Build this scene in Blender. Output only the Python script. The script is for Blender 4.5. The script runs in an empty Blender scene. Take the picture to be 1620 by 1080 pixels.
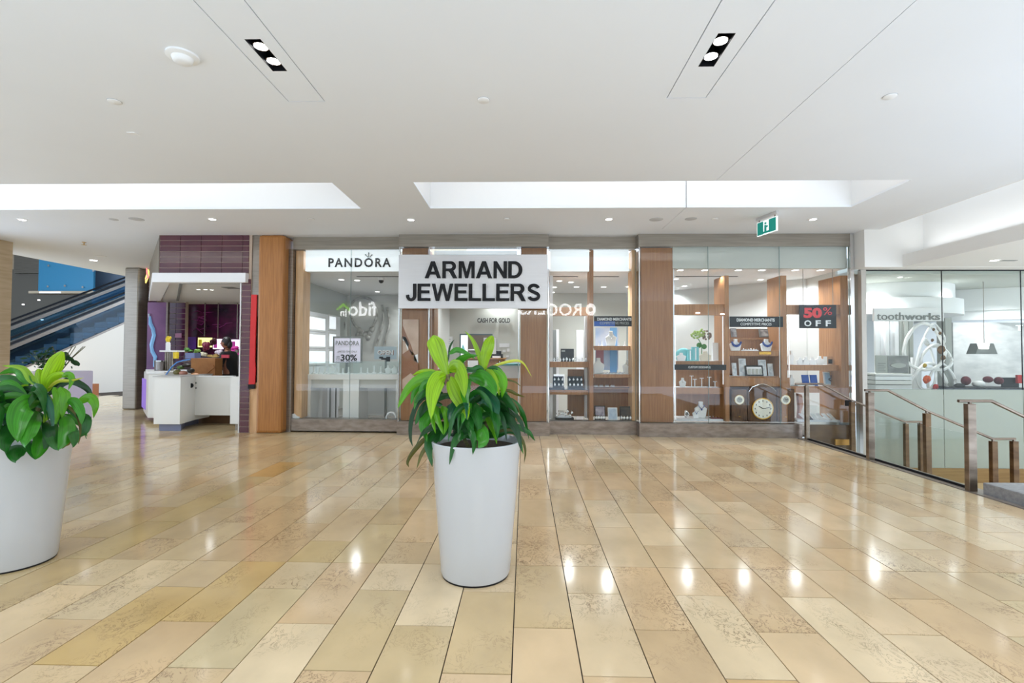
import bpy, bmesh, math, random
from mathutils import Vector, Matrix
random.seed(7)
PI = math.pi
scene = bpy.context.scene
col = scene.collection

# ------------------------------------------------------------------ camera
CH, CF = 1.45, 772.13
_p, _y, _r = .0236, .0258, .0042
_F = Vector((-math.sin(_y)*math.cos(_p), math.cos(_y)*math.cos(_p), math.sin(_p)))
_R0 = Vector((math.cos(_y), math.sin(_y), 0)); _U0 = _R0.cross(_F)
_R = _R0*math.cos(_r) + _U0*math.sin(_r); _U = _U0*math.cos(_r) - _R0*math.sin(_r)
cam_data = bpy.data.cameras.new('camera'); cam = bpy.data.objects.new('camera', cam_data); col.objects.link(cam)
cam_data.sensor_width = 36; cam_data.lens = CF/1620*36; cam_data.clip_start = .05; cam_data.clip_end = 200
M4 = Matrix((_R, _U, -_F)).transposed().to_4x4(); M4.translation = Vector((0, 0, CH)); cam.matrix_world = M4
scene.camera = cam

# ------------------------------------------------------------------ world, exposure
w = bpy.data.worlds.new('daylight_fill'); scene.world = w; w.use_nodes = True
bg = w.node_tree.nodes['Background']; bg.inputs[0].default_value = (.69, .82, 1, 1); bg.inputs[1].default_value = 2.6  # bluish all-round fill, let in from below too, to neutralise the ceiling
scene.view_settings.view_transform = 'Standard'; scene.view_settings.look = 'None'
scene.view_settings.gamma = 1; scene.view_settings.exposure = 0.46; scene.view_settings.use_curve_mapping = False
scene.cycles.use_denoising = True
scene.cycles.max_bounces = 10; scene.cycles.transparent_max_bounces = 24
scene.cycles.caustics_reflective = False; scene.cycles.caustics_refractive = False
H = 3.56                                   # mall ceiling
def spot(x, y, z, watt, ang=110, r=.06, blend=.8, c=(.90, .95, 1)):
    l = bpy.data.lights.new('downlight_or_fill_lamp', 'SPOT'); l.energy = watt; l.spot_size = math.radians(ang); l.spot_blend = blend
    l.shadow_soft_size = r; l.color = c
    o = bpy.data.objects.new('downlight_or_fill_lamp', l); col.objects.link(o); o.location = (x, y, z); return o
def strip(x, y, z, sx, sy, watt, rot=(0, 0, 0), c=(.92, .96, 1)):
    l = bpy.data.lights.new('cove_lamp', 'AREA'); l.shape = 'RECTANGLE'; l.size = sx; l.size_y = sy; l.energy = watt; l.color = c
    o = bpy.data.objects.new('cove_lamp', l); col.objects.link(o); o.location = (x, y, z); o.rotation_euler = rot; return o
MALLW, STOREW = 26, 78
for x in (-8.07, -4.96, -1.81, 1.31, 4.51):
    spot(x, 7.62, H-.03, MALLW*.5)
for y in (3.38, .1):  # row above the camera is unseen, added to light the ceiling evenly
    for x in (-4.9, -1.85, 1.32, 4.3) if y < 3 else (-1.85, 1.32):
        spot(x, y, H-.03, MALLW, 140)
# lamps of the shops (for the light of their ceiling fittings, not set one below each)
SHOPL = [(-3.5, 10.2), (-2.7, 12.2), (-3.6, 13.6), (-1.2, 10.4), (-.6, 12.2), (.9, 9.9), (1.5, 11.3), (1.6, 9.5),
         (3.2, 9.75), (4.3, 9.75), (5.3, 9.75), (3.4, 11.6), (4.8, 11.6)]
for x, y in SHOPL: spot(x, y, 2.93, STOREW, 150, .08)
for x in (2.85, 3.55, 4.25, 4.95, 5.4): spot(x, 8.98, 2.90, 11, 130, .03)
for x in (.75, 1.5): spot(x, 9.08, 2.9, 11, 130, .03)
for x, y in ((6.7, 9.6), (8.2, 9.7), (9.6, 9.8)): spot(x, y, 2.72, 105, 150, .08)
for x, y in ((7.5, 7.2), (7.5, 4.2)): spot(x, y, 2.9, 30, 140)
for x, y in ((-6.6, 10.2), (-7.6, 11.2)): spot(x, y, 2.62, 38, 150, .05)
for x, y in ((-12.5, 14.0), (-10.6, 15.0)): spot(x, y, 3.4, 85, 150, .1)  # no fittings at these points, added to brighten the escalator area
# cove lamps hidden behind the lips of the two ceiling recesses and of the right-hand cove
strip(-6.9, 5.80, 3.63, 8.4, .08, 30, (PI, 0, 0))
strip(1.64, 5.80, 3.63, 5.9, .08, 21, (PI, 0, 0))
strip(6.54, 4.2, 3.20, .08, 8.0, 9, (PI, 0, 0))

# ------------------------------------------------------------------ helpers
def ray(u, v): return _F + _R*((u-810)/CF) - _U*((v-540)/CF)
def at(u, v, Y): d = ray(u, v); return Vector((0, 0, CH)) + d*(Y/d.y)
def onz(u, v, Z=0): d = ray(u, v); return Vector((0, 0, CH)) + d*((Z-CH)/d.z)
def X(u, Y, v=540): return at(u, v, Y).x
def Z(v, Y, u=1000): return at(u, v, Y).z

class MB:
    def __init__(s): s.v = []; s.f = []; s.uv = None
    def quad(s, *p):
        n = len(s.v); s.v += [tuple(q) for q in p]; s.f.append(tuple(range(n, n+len(p)))); return s
    def box(s, x0, x1, y0, y1, z0, z1):
        n = len(s.v)
        s.v += [(x0,y0,z0),(x1,y0,z0),(x1,y1,z0),(x0,y1,z0),(x0,y0,z1),(x1,y0,z1),(x1,y1,z1),(x0,y1,z1)]
        s.f += [tuple(n+i for i in q) for q in ((3,2,1,0),(4,5,6,7),(0,1,5,4),(1,2,6,5),(2,3,7,6),(3,0,4,7))]; return s
    def prism(s, pts, a, b, axis='y'):
        """2D outline extruded along an axis; pts are (x,z) for y, (x,y) for z, (y,z) for x"""
        n = len(s.v); k = len(pts)
        def m(p, t): return {'y': (p[0], t, p[1]), 'z': (p[0], p[1], t), 'x': (t, p[0], p[1])}[axis]
        s.v += [m(p, a) for p in pts] + [m(p, b) for p in pts]
        s.f.append(tuple(range(n, n+k))); s.f.append(tuple(range(n+2*k-1, n+k-1, -1)))
        for i in range(k):
            j = (i+1) % k; s.f.append((n+j, n+i, n+k+i, n+k+j))
        return s
    def lathe(s, cx, cy, prof, seg=24, cap=True):
        """prof: list of (r, z)"""
        n = len(s.v)
        for r, z in prof:
            for i in range(seg):
                a = 2*PI*i/seg; s.v.append((cx+r*math.cos(a), cy+r*math.sin(a), z))
        for k in range(len(prof)-1):
            for i in range(seg):
                j = (i+1) % seg; s.f.append((n+k*seg+i, n+k*seg+j, n+(k+1)*seg+j, n+(k+1)*seg+i))
        if cap:
            s.f.append(tuple(n+i for i in range(seg-1, -1, -1))); s.f.append(tuple(n+(len(prof)-1)*seg+i for i in range(seg)))
        return s
    def disc_y(s, cx, y, cz, r, d=.01, seg=24, ry=None):
        ry = ry or r
        return s.prism([(cx+r*math.cos(2*PI*i/seg), cz+ry*math.sin(2*PI*i/seg)) for i in range(seg)], y, y+d, 'y')
    def tube(s, pts, r, seg=8, taper=None, close=False):
        pts = [Vector(p) for p in pts]; n0 = len(s.v); up = Vector((.13, .31, .94)).normalized()
        for i, p in enumerate(pts):
            a = pts[(i-1) % len(pts)] if (i or close) else p
            b = pts[(i+1) % len(pts)] if (i < len(pts)-1 or close) else p
            t = (b-a).normalized(); u = t.cross(up)
            if u.length < .05: u = t.cross(Vector((1, 0, 0)))
            u.normalize(); v = t.cross(u).normalized()
            rr = r if taper is None else r*taper[i]
            for k in range(seg):
                an = 2*PI*k/seg; s.v.append(tuple(p+(u*math.cos(an)+v*math.sin(an))*rr))
        m = len(pts)
        for i in range(m if close else m-1):
            i2 = (i+1) % m
            for k in range(seg):
                k2 = (k+1) % seg; s.f.append((n0+i*seg+k, n0+i*seg+k2, n0+i2*seg+k2, n0+i2*seg+k))
        if not close:
            s.f.append(tuple(n0+k for k in range(seg-1, -1, -1))); s.f.append(tuple(n0+(m-1)*seg+k for k in range(seg)))
        return s
    def ball(s, c, rx, ry=None, rz=None, seg=12, rings=8):
        ry = ry or rx; rz = rz or rx; c = Vector(c); n = len(s.v)
        for i in range(1, rings):
            t = PI*i/rings
            for k in range(seg):
                a = 2*PI*k/seg; s.v.append((c.x+rx*math.sin(t)*math.cos(a), c.y+ry*math.sin(t)*math.sin(a), c.z+rz*math.cos(t)))
        s.v.append((c.x, c.y, c.z+rz)); s.v.append((c.x, c.y, c.z-rz)); T = len(s.v)-2
        for i in range(rings-2):
            for k in range(seg):
                k2 = (k+1) % seg; s.f.append((n+i*seg+k, n+(i+1)*seg+k, n+(i+1)*seg+k2, n+i*seg+k2))
        for k in range(seg):
            k2 = (k+1) % seg; s.f.append((T, n+k, n+k2)); s.f.append((T+1, n+(rings-2)*seg+k2, n+(rings-2)*seg+k))
        return s
    def build(s, name, mat, parent=None, smooth=False, bevel=0, **tags):
        me = bpy.data.meshes.new(name); me.from_pydata(s.v, [], s.f); me.update()
        if mat: me.materials.append(mat)
        bm = bmesh.new(); bm.from_mesh(me); bmesh.ops.recalc_face_normals(bm, faces=bm.faces); bm.to_mesh(me); bm.free()
        if smooth:
            me.polygons.foreach_set('use_smooth', [True]*len(me.polygons))
            try: me.set_sharp_from_angle(angle=math.radians(40))
            except Exception: pass
        o = bpy.data.objects.new(name, me); col.objects.link(o)
        if parent: put(o, parent)
        if bevel:
            b = o.modifiers.new('bevel', 'BEVEL'); b.width = bevel; b.segments = 2; b.limit_method = 'ANGLE'
        for k, v in tags.items(): o[k] = v
        return o
def world_loc(o):
    l = Vector(o.location)
    return l
def put(o, parent):
    o.parent = parent
    if parent.type == 'EMPTY': o.matrix_parent_inverse = Matrix.Translation(-Vector(parent.location))
def thing(name, label, cat, loc=(0, 0, 0), group=None):
    o = bpy.data.objects.new(name, None); col.objects.link(o); o.location = loc; o.empty_display_size = .1
    o['label'] = label; o['category'] = cat
    if group: o['group'] = group
    return o
def T(label, cat, group=None):
    d = {'label': label, 'category': cat}
    if group: d['group'] = group
    return d
ST = {'kind': 'structure'}
def dup(root, delta, label=None, rotz=0):
    r = root.copy(); col.objects.link(r); r.location = Vector(root.location)+Vector(delta)
    if rotz: r.rotation_euler = (0, 0, rotz)
    if label: r['label'] = label
    for ch in list(root.children):
        c = ch.copy(); col.objects.link(c); c.parent = r
        for g in list(ch.children):
            d = g.copy(); col.objects.link(d); d.parent = c
    return r
def text(body, x0, x1, z0, z1, y, depth, mat, name='lettering', parent=None, mirror=False, bold=.0, per_letter=False, spacing=1.0, **tags):
    """lettering that faces -Y, fitted to a rectangle"""
    def mk(b):
        cu = bpy.data.curves.new('t', 'FONT'); cu.body = b; cu.size = 1; cu.offset = bold; cu.space_character = spacing; cu.resolution_u = 3
        ob = bpy.data.objects.new('t', cu); col.objects.link(ob)
        dg = bpy.context.evaluated_depsgraph_get(); me = bpy.data.meshes.new_from_object(ob.evaluated_get(dg))
        vs = [tuple(v.co) for v in me.vertices]; fs = [tuple(p.vertices) for p in me.polygons]
        bpy.data.objects.remove(ob); bpy.data.curves.remove(cu); bpy.data.meshes.remove(me); return vs, fs
    vs, fs = mk(body)
    ax, bx = min(v[0] for v in vs), max(v[0] for v in vs); az, bz = min(v[1] for v in vs), max(v[1] for v in vs)
    def conv(vs, fs, nm):
        bm = bmesh.new(); bv = []
        for v in vs:
            t = (v[0]-ax)/(bx-ax); t = 1-t if mirror else t
            bv.append(bm.verts.new((x0+(x1-x0)*t, y, z0+(z1-z0)*(v[1]-az)/(bz-az))))
        for f in fs:
            try: bm.faces.new([bv[i] for i in f])
            except ValueError: pass
        if depth:
            r = bmesh.ops.extrude_face_region(bm, geom=bm.faces[:])
            bmesh.ops.translate(bm, vec=(0, -depth, 0), verts=[g for g in r['geom'] if isinstance(g, bmesh.types.BMVert)])
        bmesh.ops.recalc_face_normals(bm, faces=bm.faces)
        me = bpy.data.meshes.new(nm); bm.to_mesh(me); bm.free(); me.materials.append(mat)
        o = bpy.data.objects.new(nm, me); col.objects.link(o)
        if parent: put(o, parent)
        return o
    if not per_letter:
        o = conv(vs, fs, name)
        for k, v in tags.items(): o[k] = v
        return o
    for i, ch in enumerate(body):
        if ch == ' ': continue
        lv, lf = mk(ch)
        rv, _ = mk(body[:i+1]); sh = max(v[0] for v in rv)-max(v[0] for v in lv)
        conv([(v[0]+sh, v[1]) for v in lv], lf, 'letter')

ORD = ['first', 'second', 'third', 'fourth', 'fifth', 'sixth', 'seventh', 'eighth', 'ninth', 'tenth', 'eleventh', 'twelfth', 'thirteenth', 'fourteenth']
# ------------------------------------------------------------------ materials
def mat(name, c, rough=.5, metal=0, emit=0, ec=None, spec=None, trans=0, alpha=None):
    m = bpy.data.materials.new(name); m.use_nodes = True; b = m.node_tree.nodes['Principled BSDF']
    b.inputs['Base Color'].default_value = (*c, 1); b.inputs['Roughness'].default_value = rough; b.inputs['Metallic'].default_value = metal
    if emit: b.inputs['Emission Color'].default_value = (*(ec or c), 1); b.inputs['Emission Strength'].default_value = emit
    if spec is not None: b.inputs['Specular IOR Level'].default_value = spec
    if trans: b.inputs['Transmission Weight'].default_value = trans
    return m
def nd(m, t, **kw):
    n = m.node_tree.nodes.new(t)
    for k, v in kw.items(): setattr(n, k, v)
    return n
def lk(m, a, b): m.node_tree.links.new(a, b)
def bsdf(m): return m.node_tree.nodes['Principled BSDF']
def noisy(name, c1, c2, scale=(5, 5, 5), rough=.5, metal=0, detail=4, bump=0, nscale=1, spec=None, rr=None):
    """procedural two-tone surface, noise stretched by scale in world space"""
    m = mat(name, c1, rough, metal, spec=spec)
    g = nd(m, 'ShaderNodeNewGeometry'); mp = nd(m, 'ShaderNodeMapping'); mp.inputs['Scale'].default_value = scale
    n = nd(m, 'ShaderNodeTexNoise'); n.inputs['Scale'].default_value = nscale; n.inputs['Detail'].default_value = detail
    r = nd(m, 'ShaderNodeValToRGB'); r.color_ramp.elements[0].color = (*c1, 1); r.color_ramp.elements[1].color = (*c2, 1)
    r.color_ramp.elements[0].position = .35; r.color_ramp.elements[1].position = .65
    lk(m, g.outputs['Position'], mp.inputs['Vector']); lk(m, mp.outputs['Vector'], n.inputs['Vector']); lk(m, n.outputs['Fac'], r.inputs['Fac'])
    lk(m, r.outputs['Color'], bsdf(m).inputs['Base Color'])
    if bump:
        b = nd(m, 'ShaderNodeBump'); b.inputs['Strength'].default_value = bump; b.inputs['Distance'].default_value = .01
        lk(m, n.outputs['Fac'], b.inputs['Height']); lk(m, b.outputs['Normal'], bsdf(m).inputs['Normal'])
    return m
def srgb(r, g, b):
    f = lambda c: (c/255/12.92) if c/255 <= .04045 else ((c/255+.055)/1.055)**2.4
    return (f(r), f(g), f(b))

# floor stone: own colour per tile through the object colour, brown veins and specks
stone = mat('limestone', (.6, .45, .28), .12)
oi = nd(stone, 'ShaderNodeObjectInfo'); ge = nd(stone, 'ShaderNodeNewGeometry')
off = nd(stone, 'ShaderNodeVectorMath', operation='SCALE'); off.inputs[0].default_value = (37, 91, 13)
lk(stone, oi.outputs['Random'], off.inputs['Scale'])
ad = nd(stone, 'ShaderNodeVectorMath', operation='ADD'); lk(stone, ge.outputs['Position'], ad.inputs[0]); lk(stone, off.outputs[0], ad.inputs[1])
mp = nd(stone, 'ShaderNodeMapping'); mp.inputs['Scale'].default_value = (1, .75, 1); mp.inputs['Rotation'].default_value = (0, 0, .6); lk(stone, ad.outputs[0], mp.inputs['Vector'])
cl = nd(stone, 'ShaderNodeTexNoise'); cl.inputs['Scale'].default_value = 3.0; cl.inputs['Detail'].default_value = 5; lk(stone, mp.outputs[0], cl.inputs['Vector'])
hs = nd(stone, 'ShaderNodeHueSaturation'); lk(stone, oi.outputs['Color'], hs.inputs['Color'])
mr = nd(stone, 'ShaderNodeMapRange'); mr.inputs['From Min'].default_value = .3; mr.inputs['From Max'].default_value = .7; mr.inputs['To Min'].default_value = .88; mr.inputs['To Max'].default_value = 1.1
lk(stone, cl.outputs['Fac'], mr.inputs['Value']); lk(stone, mr.outputs[0], hs.inputs['Value'])
vn = nd(stone, 'ShaderNodeTexNoise'); vn.inputs['Scale'].default_value = 11; vn.inputs['Detail'].default_value = 9; vn.inputs['Roughness'].default_value = .68; vn.inputs['Distortion'].default_value = 1.6
lk(stone, mp.outputs[0], vn.inputs['Vector'])
vr = nd(stone, 'ShaderNodeValToRGB'); e = vr.color_ramp.elements; e[0].position = .482; e[0].color = (0, 0, 0, 1); e[1].position = .5; e[1].color = (1, 1, 1, 1)
e2 = e.new(.518); e2.color = (0, 0, 0, 1); lk(stone, vn.outputs['Fac'], vr.inputs['Fac'])
pm = nd(stone, 'ShaderNodeTexNoise'); pm.inputs['Scale'].default_value = 2.2; pm.inputs['Detail'].default_value = 3; lk(stone, mp.outputs[0], pm.inputs['Vector'])
pr = nd(stone, 'ShaderNodeMapRange'); pr.inputs['From Min'].default_value = .50; pr.inputs['From Max'].default_value = .66; pr.inputs['To Max'].default_value = 1.0; lk(stone, pm.outputs['Fac'], pr.inputs['Value'])
mu = nd(stone, 'ShaderNodeMath', operation='MULTIPLY'); lk(stone, vr.outputs['Color'], mu.inputs[0]); lk(stone, pr.outputs[0], mu.inputs[1])
mx = nd(stone, 'ShaderNodeMix', data_type='RGBA'); mx.inputs[7].default_value = (*srgb(92, 56, 32), 1); lk(stone, mu.outputs[0], mx.inputs[0]); lk(stone, hs.outputs[0], mx.inputs[6])
lk(stone, mx.outputs[2], bsdf(stone).inputs['Base Color'])
bsdf(stone).inputs['Roughness'].default_value = .11

white = mat('white_paint', (.86, .86, .855), .6)
ceilm = noisy('ceiling_paint', (.82, .84, .865), (.84, .86, .885), (.6, .6, .6), .75)
dark = mat('dark_gap', (.02, .02, .02), .8)
jointm = mat('grey_joint', (.12, .12, .12), .8)
grout = mat('brown_grout', (.035, .022, .012), .8)
oak = noisy('oak_veneer', srgb(172, 122, 76), srgb(150, 102, 60), (26, 26, 1.6), .42, detail=6, nscale=1.6)
oak2 = noisy('red_oak_veneer', srgb(158, 110, 70), srgb(140, 94, 58), (30, 30, 1.4), .45, detail=6, nscale=1.6)
oak3 = noisy('golden_oak_veneer', srgb(178, 120, 62), srgb(158, 102, 48), (30, 30, 1.6), .4, detail=6, nscale=1.6)
lightoak = noisy('pale_maple', srgb(222, 180, 135), srgb(205, 160, 115), (20, 20, 2), .5)
walnut = noisy('walnut', srgb(104, 68, 34), srgb(76, 46, 22), (9, 9, 2), .5, nscale=3)
steel = noisy('taupe_steel', srgb(150, 141, 132), srgb(134, 125, 116), (3, 3, 90), .3, .75)
steelh = noisy('taupe_header', srgb(156, 148, 136), srgb(142, 134, 124), (2, 2, 40), .35, .5)
plinthm = noisy('plinth_steel', srgb(160, 146, 136), srgb(132, 118, 108), (5, 5, 14), .28, .6)
chrome = mat('chrome', (.8, .81, .83), .12, 1)
railm = noisy('bronze_steel', srgb(150, 135, 120), srgb(120, 105, 92), (4, 4, 12), .3, .8)
bronze = noisy('dark_bronze', srgb(112, 88, 62), srgb(84, 62, 42), (4, 4, 12), .3, .7)
black = mat('black_plastic', (.008, .008, .01), .5, spec=.25)
brushed = noisy('brushed_silver', srgb(212, 211, 212), srgb(205, 204, 206), (2, 2, 220), .35, .35)
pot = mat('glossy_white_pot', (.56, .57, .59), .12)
soil = noisy('soil', (.03, .02, .012), (.07, .045, .03), (60, 60, 60), .9)
wallg = mat('grey_wall', srgb(188, 190, 182), .7)
walld = mat('dark_grey_wall', srgb(150, 152, 146), .7)
mallwall = mat('beige_wall', srgb(206, 188, 160), .6)
plast = noisy('travertine', srgb(202, 180, 148), srgb(186, 162, 128), (2, 2, 18), .5)
counterw = mat('white_counter', (.80, .79, .76), .35)
shopfloor = mat('grey_floor', srgb(128, 122, 116), .25)
lit = mat('lit_panel', (.9, .93, .97), .5, emit=.5, ec=(.9, .95, 1))
lamp = mat('lamp_glow', (1, 1, 1), .5, emit=14, ec=(1, .98, .95))
lamps = mat('shop_lamp_glow', (1, 1, 1), .5, emit=6, ec=(1, .98, .95))
paper = mat('white_paper', (.85, .85, .86), .6)
velvet = mat('white_velvet', (.82, .82, .81), .9)
glassm = bpy.data.materials.new('clear_glass'); glassm.use_nodes = True
def make_glass(m, tint=(1, 1, 1), rough=0, base=None, fac=0, ior=1.33):
    nt = m.node_tree; nt.nodes.clear(); o = nd(m, 'ShaderNodeOutputMaterial'); t = nd(m, 'ShaderNodeBsdfTransparent'); t.inputs[0].default_value = (*tint, 1)
    bf = nd(m, 'ShaderNodeNewGeometry'); io = nd(m, 'ShaderNodeMapRange'); io.inputs['To Min'].default_value = ior; io.inputs['To Max'].default_value = 1/ior; lk(m, bf.outputs['Backfacing'], io.inputs['Value'])
    g = nd(m, 'ShaderNodeBsdfGlossy'); g.inputs['Roughness'].default_value = rough; g.inputs[0].default_value = (1, 1, 1, 1)
    f = nd(m, 'ShaderNodeFresnel'); lk(m, io.outputs[0], f.inputs['IOR']); mxs = nd(m, 'ShaderNodeMixShader')
    lk(m, f.outputs[0], mxs.inputs[0]); lk(m, g.outputs[0], mxs.inputs[2])
    if base:
        df = nd(m, 'ShaderNodeBsdfDiffuse'); df.inputs[0].default_value = (*base, 1); m2 = nd(m, 'ShaderNodeMixShader'); m2.inputs[0].default_value = fac
        lk(m, t.outputs[0], m2.inputs[1]); lk(m, df.outputs[0], m2.inputs[2]); lk(m, m2.outputs[0], mxs.inputs[1])
    else: lk(m, t.outputs[0], mxs.inputs[1])
    lk(m, mxs.outputs[0], o.inputs[0])
make_glass(glassm, (.985, .995, .99))
gtint = bpy.data.materials.new('grey_green_glass'); gtint.use_nodes = True; make_glass(gtint, (.95, .96, .94))
gcase = bpy.data.materials.new('showcase_glass'); gcase.use_nodes = True; make_glass(gcase, (.96, .985, .98))
frost = bpy.data.materials.new('frosted_glass'); frost.use_nodes = True; make_glass(frost, (.8, .83, .8), .05, base=srgb(176, 184, 172), fac=.8)
gblue = bpy.data.materials.new('blue_tinted_glass'); gblue.use_nodes = True; make_glass(gblue, (.62, .76, .84))

# ------------------------------------------------------------------ floor with tiles
TW, TX0, TY0 = .3176, -.0529, 3.371
TH = 1.19*TW                                  # half a tile length
fb = MB().box(-10.5, 4.72, -.6, 30, -.3, -.008).box(-30, -10.5, 8, 30, -.3, -.008).build('floor', grout, **ST)  # floor left out behind the camera and at left so fill light rises
XR = 4.70
cells = []
for c in range(-60, 16):
    xa = TX0+c*TW; xb = xa+TW
    ks = sorted(set([k for k in range(-20, 34) if (k-c) % 2 == 0] + [0]))
    for a, b in zip(ks, ks[1:]):
        ya, yb = TY0+a*TH, TY0+b*TH
        xb2 = min(xb, XR)
        if ya > 8.9 and xa > -4.3: continue
        if xb2-xa < .03 or ya < -.6 or (xa < -10.5 and ya < 8): continue
        yy = min(yb, 8.84) if xa > -4.4 else yb
        if yy-ya < .03: continue
        cells.append((c, a, xa, xb2, ya, yy))
def shown(c):
    _, _, xa, xb, ya, yb = c
    if yb < 2.0 or ya < .5: return 0
    d = (yb+ya)/2; u = ((xa+xb)/2+.026*d)/d*CF
    if abs(u) > 860: return 0
    v = (CH)/max(ya, 2.0)*CF
    if v < 0: return 0
    return (xb-xa)*(yb-ya)/d**3
cells.sort(key=shown, reverse=True)
ochre = {}
def cell_of(u, v):
    p = onz(u, v); c = math.floor((p.x-TX0)/TW); k = (p.y-TY0)/TH
    ks = sorted(set([q for q in range(-20, 34) if (q-c) % 2 == 0] + [0])); a = max(q for q in ks if q <= k); return (c, a)
for u, v, col_ in ((200, 1000, (206, 172, 112)), (430, 905, (206, 168, 106)), (300, 950, (206, 174, 118)), (370, 970, (204, 168, 106)), (330, 1010, (214, 192, 150)), (440, 742, (206, 164, 102)), (480, 870, (206, 178, 128)),
                  (560, 1010, (204, 172, 126)), (560, 950, (206, 180, 136)), (690, 990, (208, 182, 138)), (770, 1000, (206, 176, 128)), (745, 960, (208, 180, 134)), (850, 950, (208, 180, 136)), (1180, 1075, (204, 168, 118)), (1130, 830, (212, 186, 148)), (1300, 880, (212, 188, 150)),
                  (160, 880, (200, 172, 118)), (120, 905, (196, 166, 114)), (60, 900, (204, 178, 130)), (300, 800, (204, 176, 124)), (340, 780, (204, 178, 128)), (250, 815, (198, 168, 116)), (610, 830, (208, 182, 136)), (640, 790, (204, 176, 132)), (960, 740, (202, 178, 138)), (1010, 770, (208, 180, 142)), (1060, 790, (208, 180, 140))):
    ochre[cell_of(u, v)] = col_
tile_me = {}
def tilecol(c):
    key = (c[0], c[1])
    if key in ochre: return srgb(*ochre[key])
    r = random.Random(c[0]*131+c[1]*17); t = r.random(); l = r.uniform(-7, 7)
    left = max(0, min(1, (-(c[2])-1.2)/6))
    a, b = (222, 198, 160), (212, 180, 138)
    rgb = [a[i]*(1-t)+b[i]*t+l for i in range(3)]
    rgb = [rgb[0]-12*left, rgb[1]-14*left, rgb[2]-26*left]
    return srgb(*rgb)
g = .003
for i, c in enumerate(cells[:300]):
    _, _, xa, xb, ya, yb = c; key = (round(xb-xa, 4), round(yb-ya, 4))
    if key not in tile_me:
        hx, hy = (xb-xa)/2-g, (yb-ya)/2-g
        o = MB().box(-hx, hx, -hy, hy, -.02, 0).build('tile', stone); tile_me[key] = o.data
        o.modifiers.clear()
    else:
        o = bpy.data.objects.new('tile', tile_me[key]); col.objects.link(o)
    o.location = ((xa+xb)/2, (ya+yb)/2, random.uniform(-.0006, .0006)); o.parent = fb
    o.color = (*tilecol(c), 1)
rest = MB()
for c in cells[300:]:
    _, _, xa, xb, ya, yb = c; rest.box(xa+g, xb-g, ya+g, yb-g, -.02, 0)
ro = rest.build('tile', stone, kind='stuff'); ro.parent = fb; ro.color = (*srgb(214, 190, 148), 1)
# the strip of narrow tiles under the shop windows is part of the pattern; curb beside the stairs
MB().box(4.72, 4.93, -.6, 8.6, -.74, .004).build('trim_1', noisy('curb_stone', srgb(160, 148, 136), srgb(144, 132, 120), (9, 9, 9), .3), **ST)

# ------------------------------------------------------------------ mall ceiling
def grid_plate(mb, x0, x1, y0, y1, holes, z0, z1):
    xs = sorted(set([x0, x1]+[max(x0, min(x1, h)) for q in holes for h in q[:2]])); ys = sorted(set([y0, y1]+[max(y0, min(y1, h)) for q in holes for h in q[2:]]))
    for a, b in zip(xs, xs[1:]):
        for c, d in zip(ys, ys[1:]):
            mx_, my_ = (a+b)/2, (c+d)/2
            if any(q[0] < mx_ < q[1] and q[2] < my_ < q[3] for q in holes): continue
            mb.box(a, b, c, d, z0, z1)
slots = [(-2.00, -1.685, -.5, 4.02), (1.165, 1.49, -.5, 4.02)]
fixt = [(-1.90, -1.79, 3.20, 3.575), (1.268, 1.383, 3.20, 3.575)]
recs = [(-14.0, -2.407, 5.97, 7.06), (-1.386, 4.667, 5.97, 7.06)]
cb = MB(); j = .005
grid_plate(cb, -11.2, -4.25, -2.4, 17, [r for r in recs], H, H+.03)
grid_plate(cb, -4.25, 5.97, -2.4, 8.95, slots+recs+[(2.325-j*.6, 2.325+j*.6, -.6, 5.97), (2.325-j*.6, 2.325+j*.6, 7.06, 8.3)], H, H+.03)
for s, f in zip(slots, fixt):
    k = .008
    grid_plate(cb, s[0]+k, s[1]-k, s[2]+k, s[3]-k, [f], H, H+.03)
ceiling = cb.build('ceiling', ceilm, **ST)
for q_ in slots:
    MB().box(q_[0]-.02, q_[0]+.03, q_[2], q_[3]+.02, H+.031, H+.035).box(q_[1]-.03, q_[1]+.02, q_[2], q_[3]+.02, H+.031, H+.035).box(q_[0]-.02, q_[1]+.02, q_[3]-.03, q_[3]+.02, H+.031, H+.035).build('trim_2', dark, **ST)
MB().box(2.30, 2.35, -.6, 5.55, H+.031, H+.035).box(2.30, 2.35, 7.1, 8.3, H+.031, H+.035).build('trim_2', dark, **ST)
# recess walls and lids
rb = MB()
for x0, x1, y0, y1 in recs:
    x0 = max(x0, -11.2)
    rb.box(x0, x1+.02, y1, y1+.02, H+.031, H+.62)                       # back wall
    rb.box(x1, x1+.02, y0-.35, y1, H+.031, H+.62)
    if x0 > -5: rb.box(x0-.02, x0, y0-.35, y1, H+.031, H+.62)
    rb.box(x0-.02, x1+.02, y0-.35, y1+.02, H+.60, H+.62)
    rb.box(x0-.02, x1+.02, y0-.37, y0-.35, H+.031, H+.62)
rb.build('trim_3', white, **ST)
MB().box(2.322, 2.328, 7.052, 7.061, H, H+.6).build('trim_4', jointm, **ST)
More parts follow.
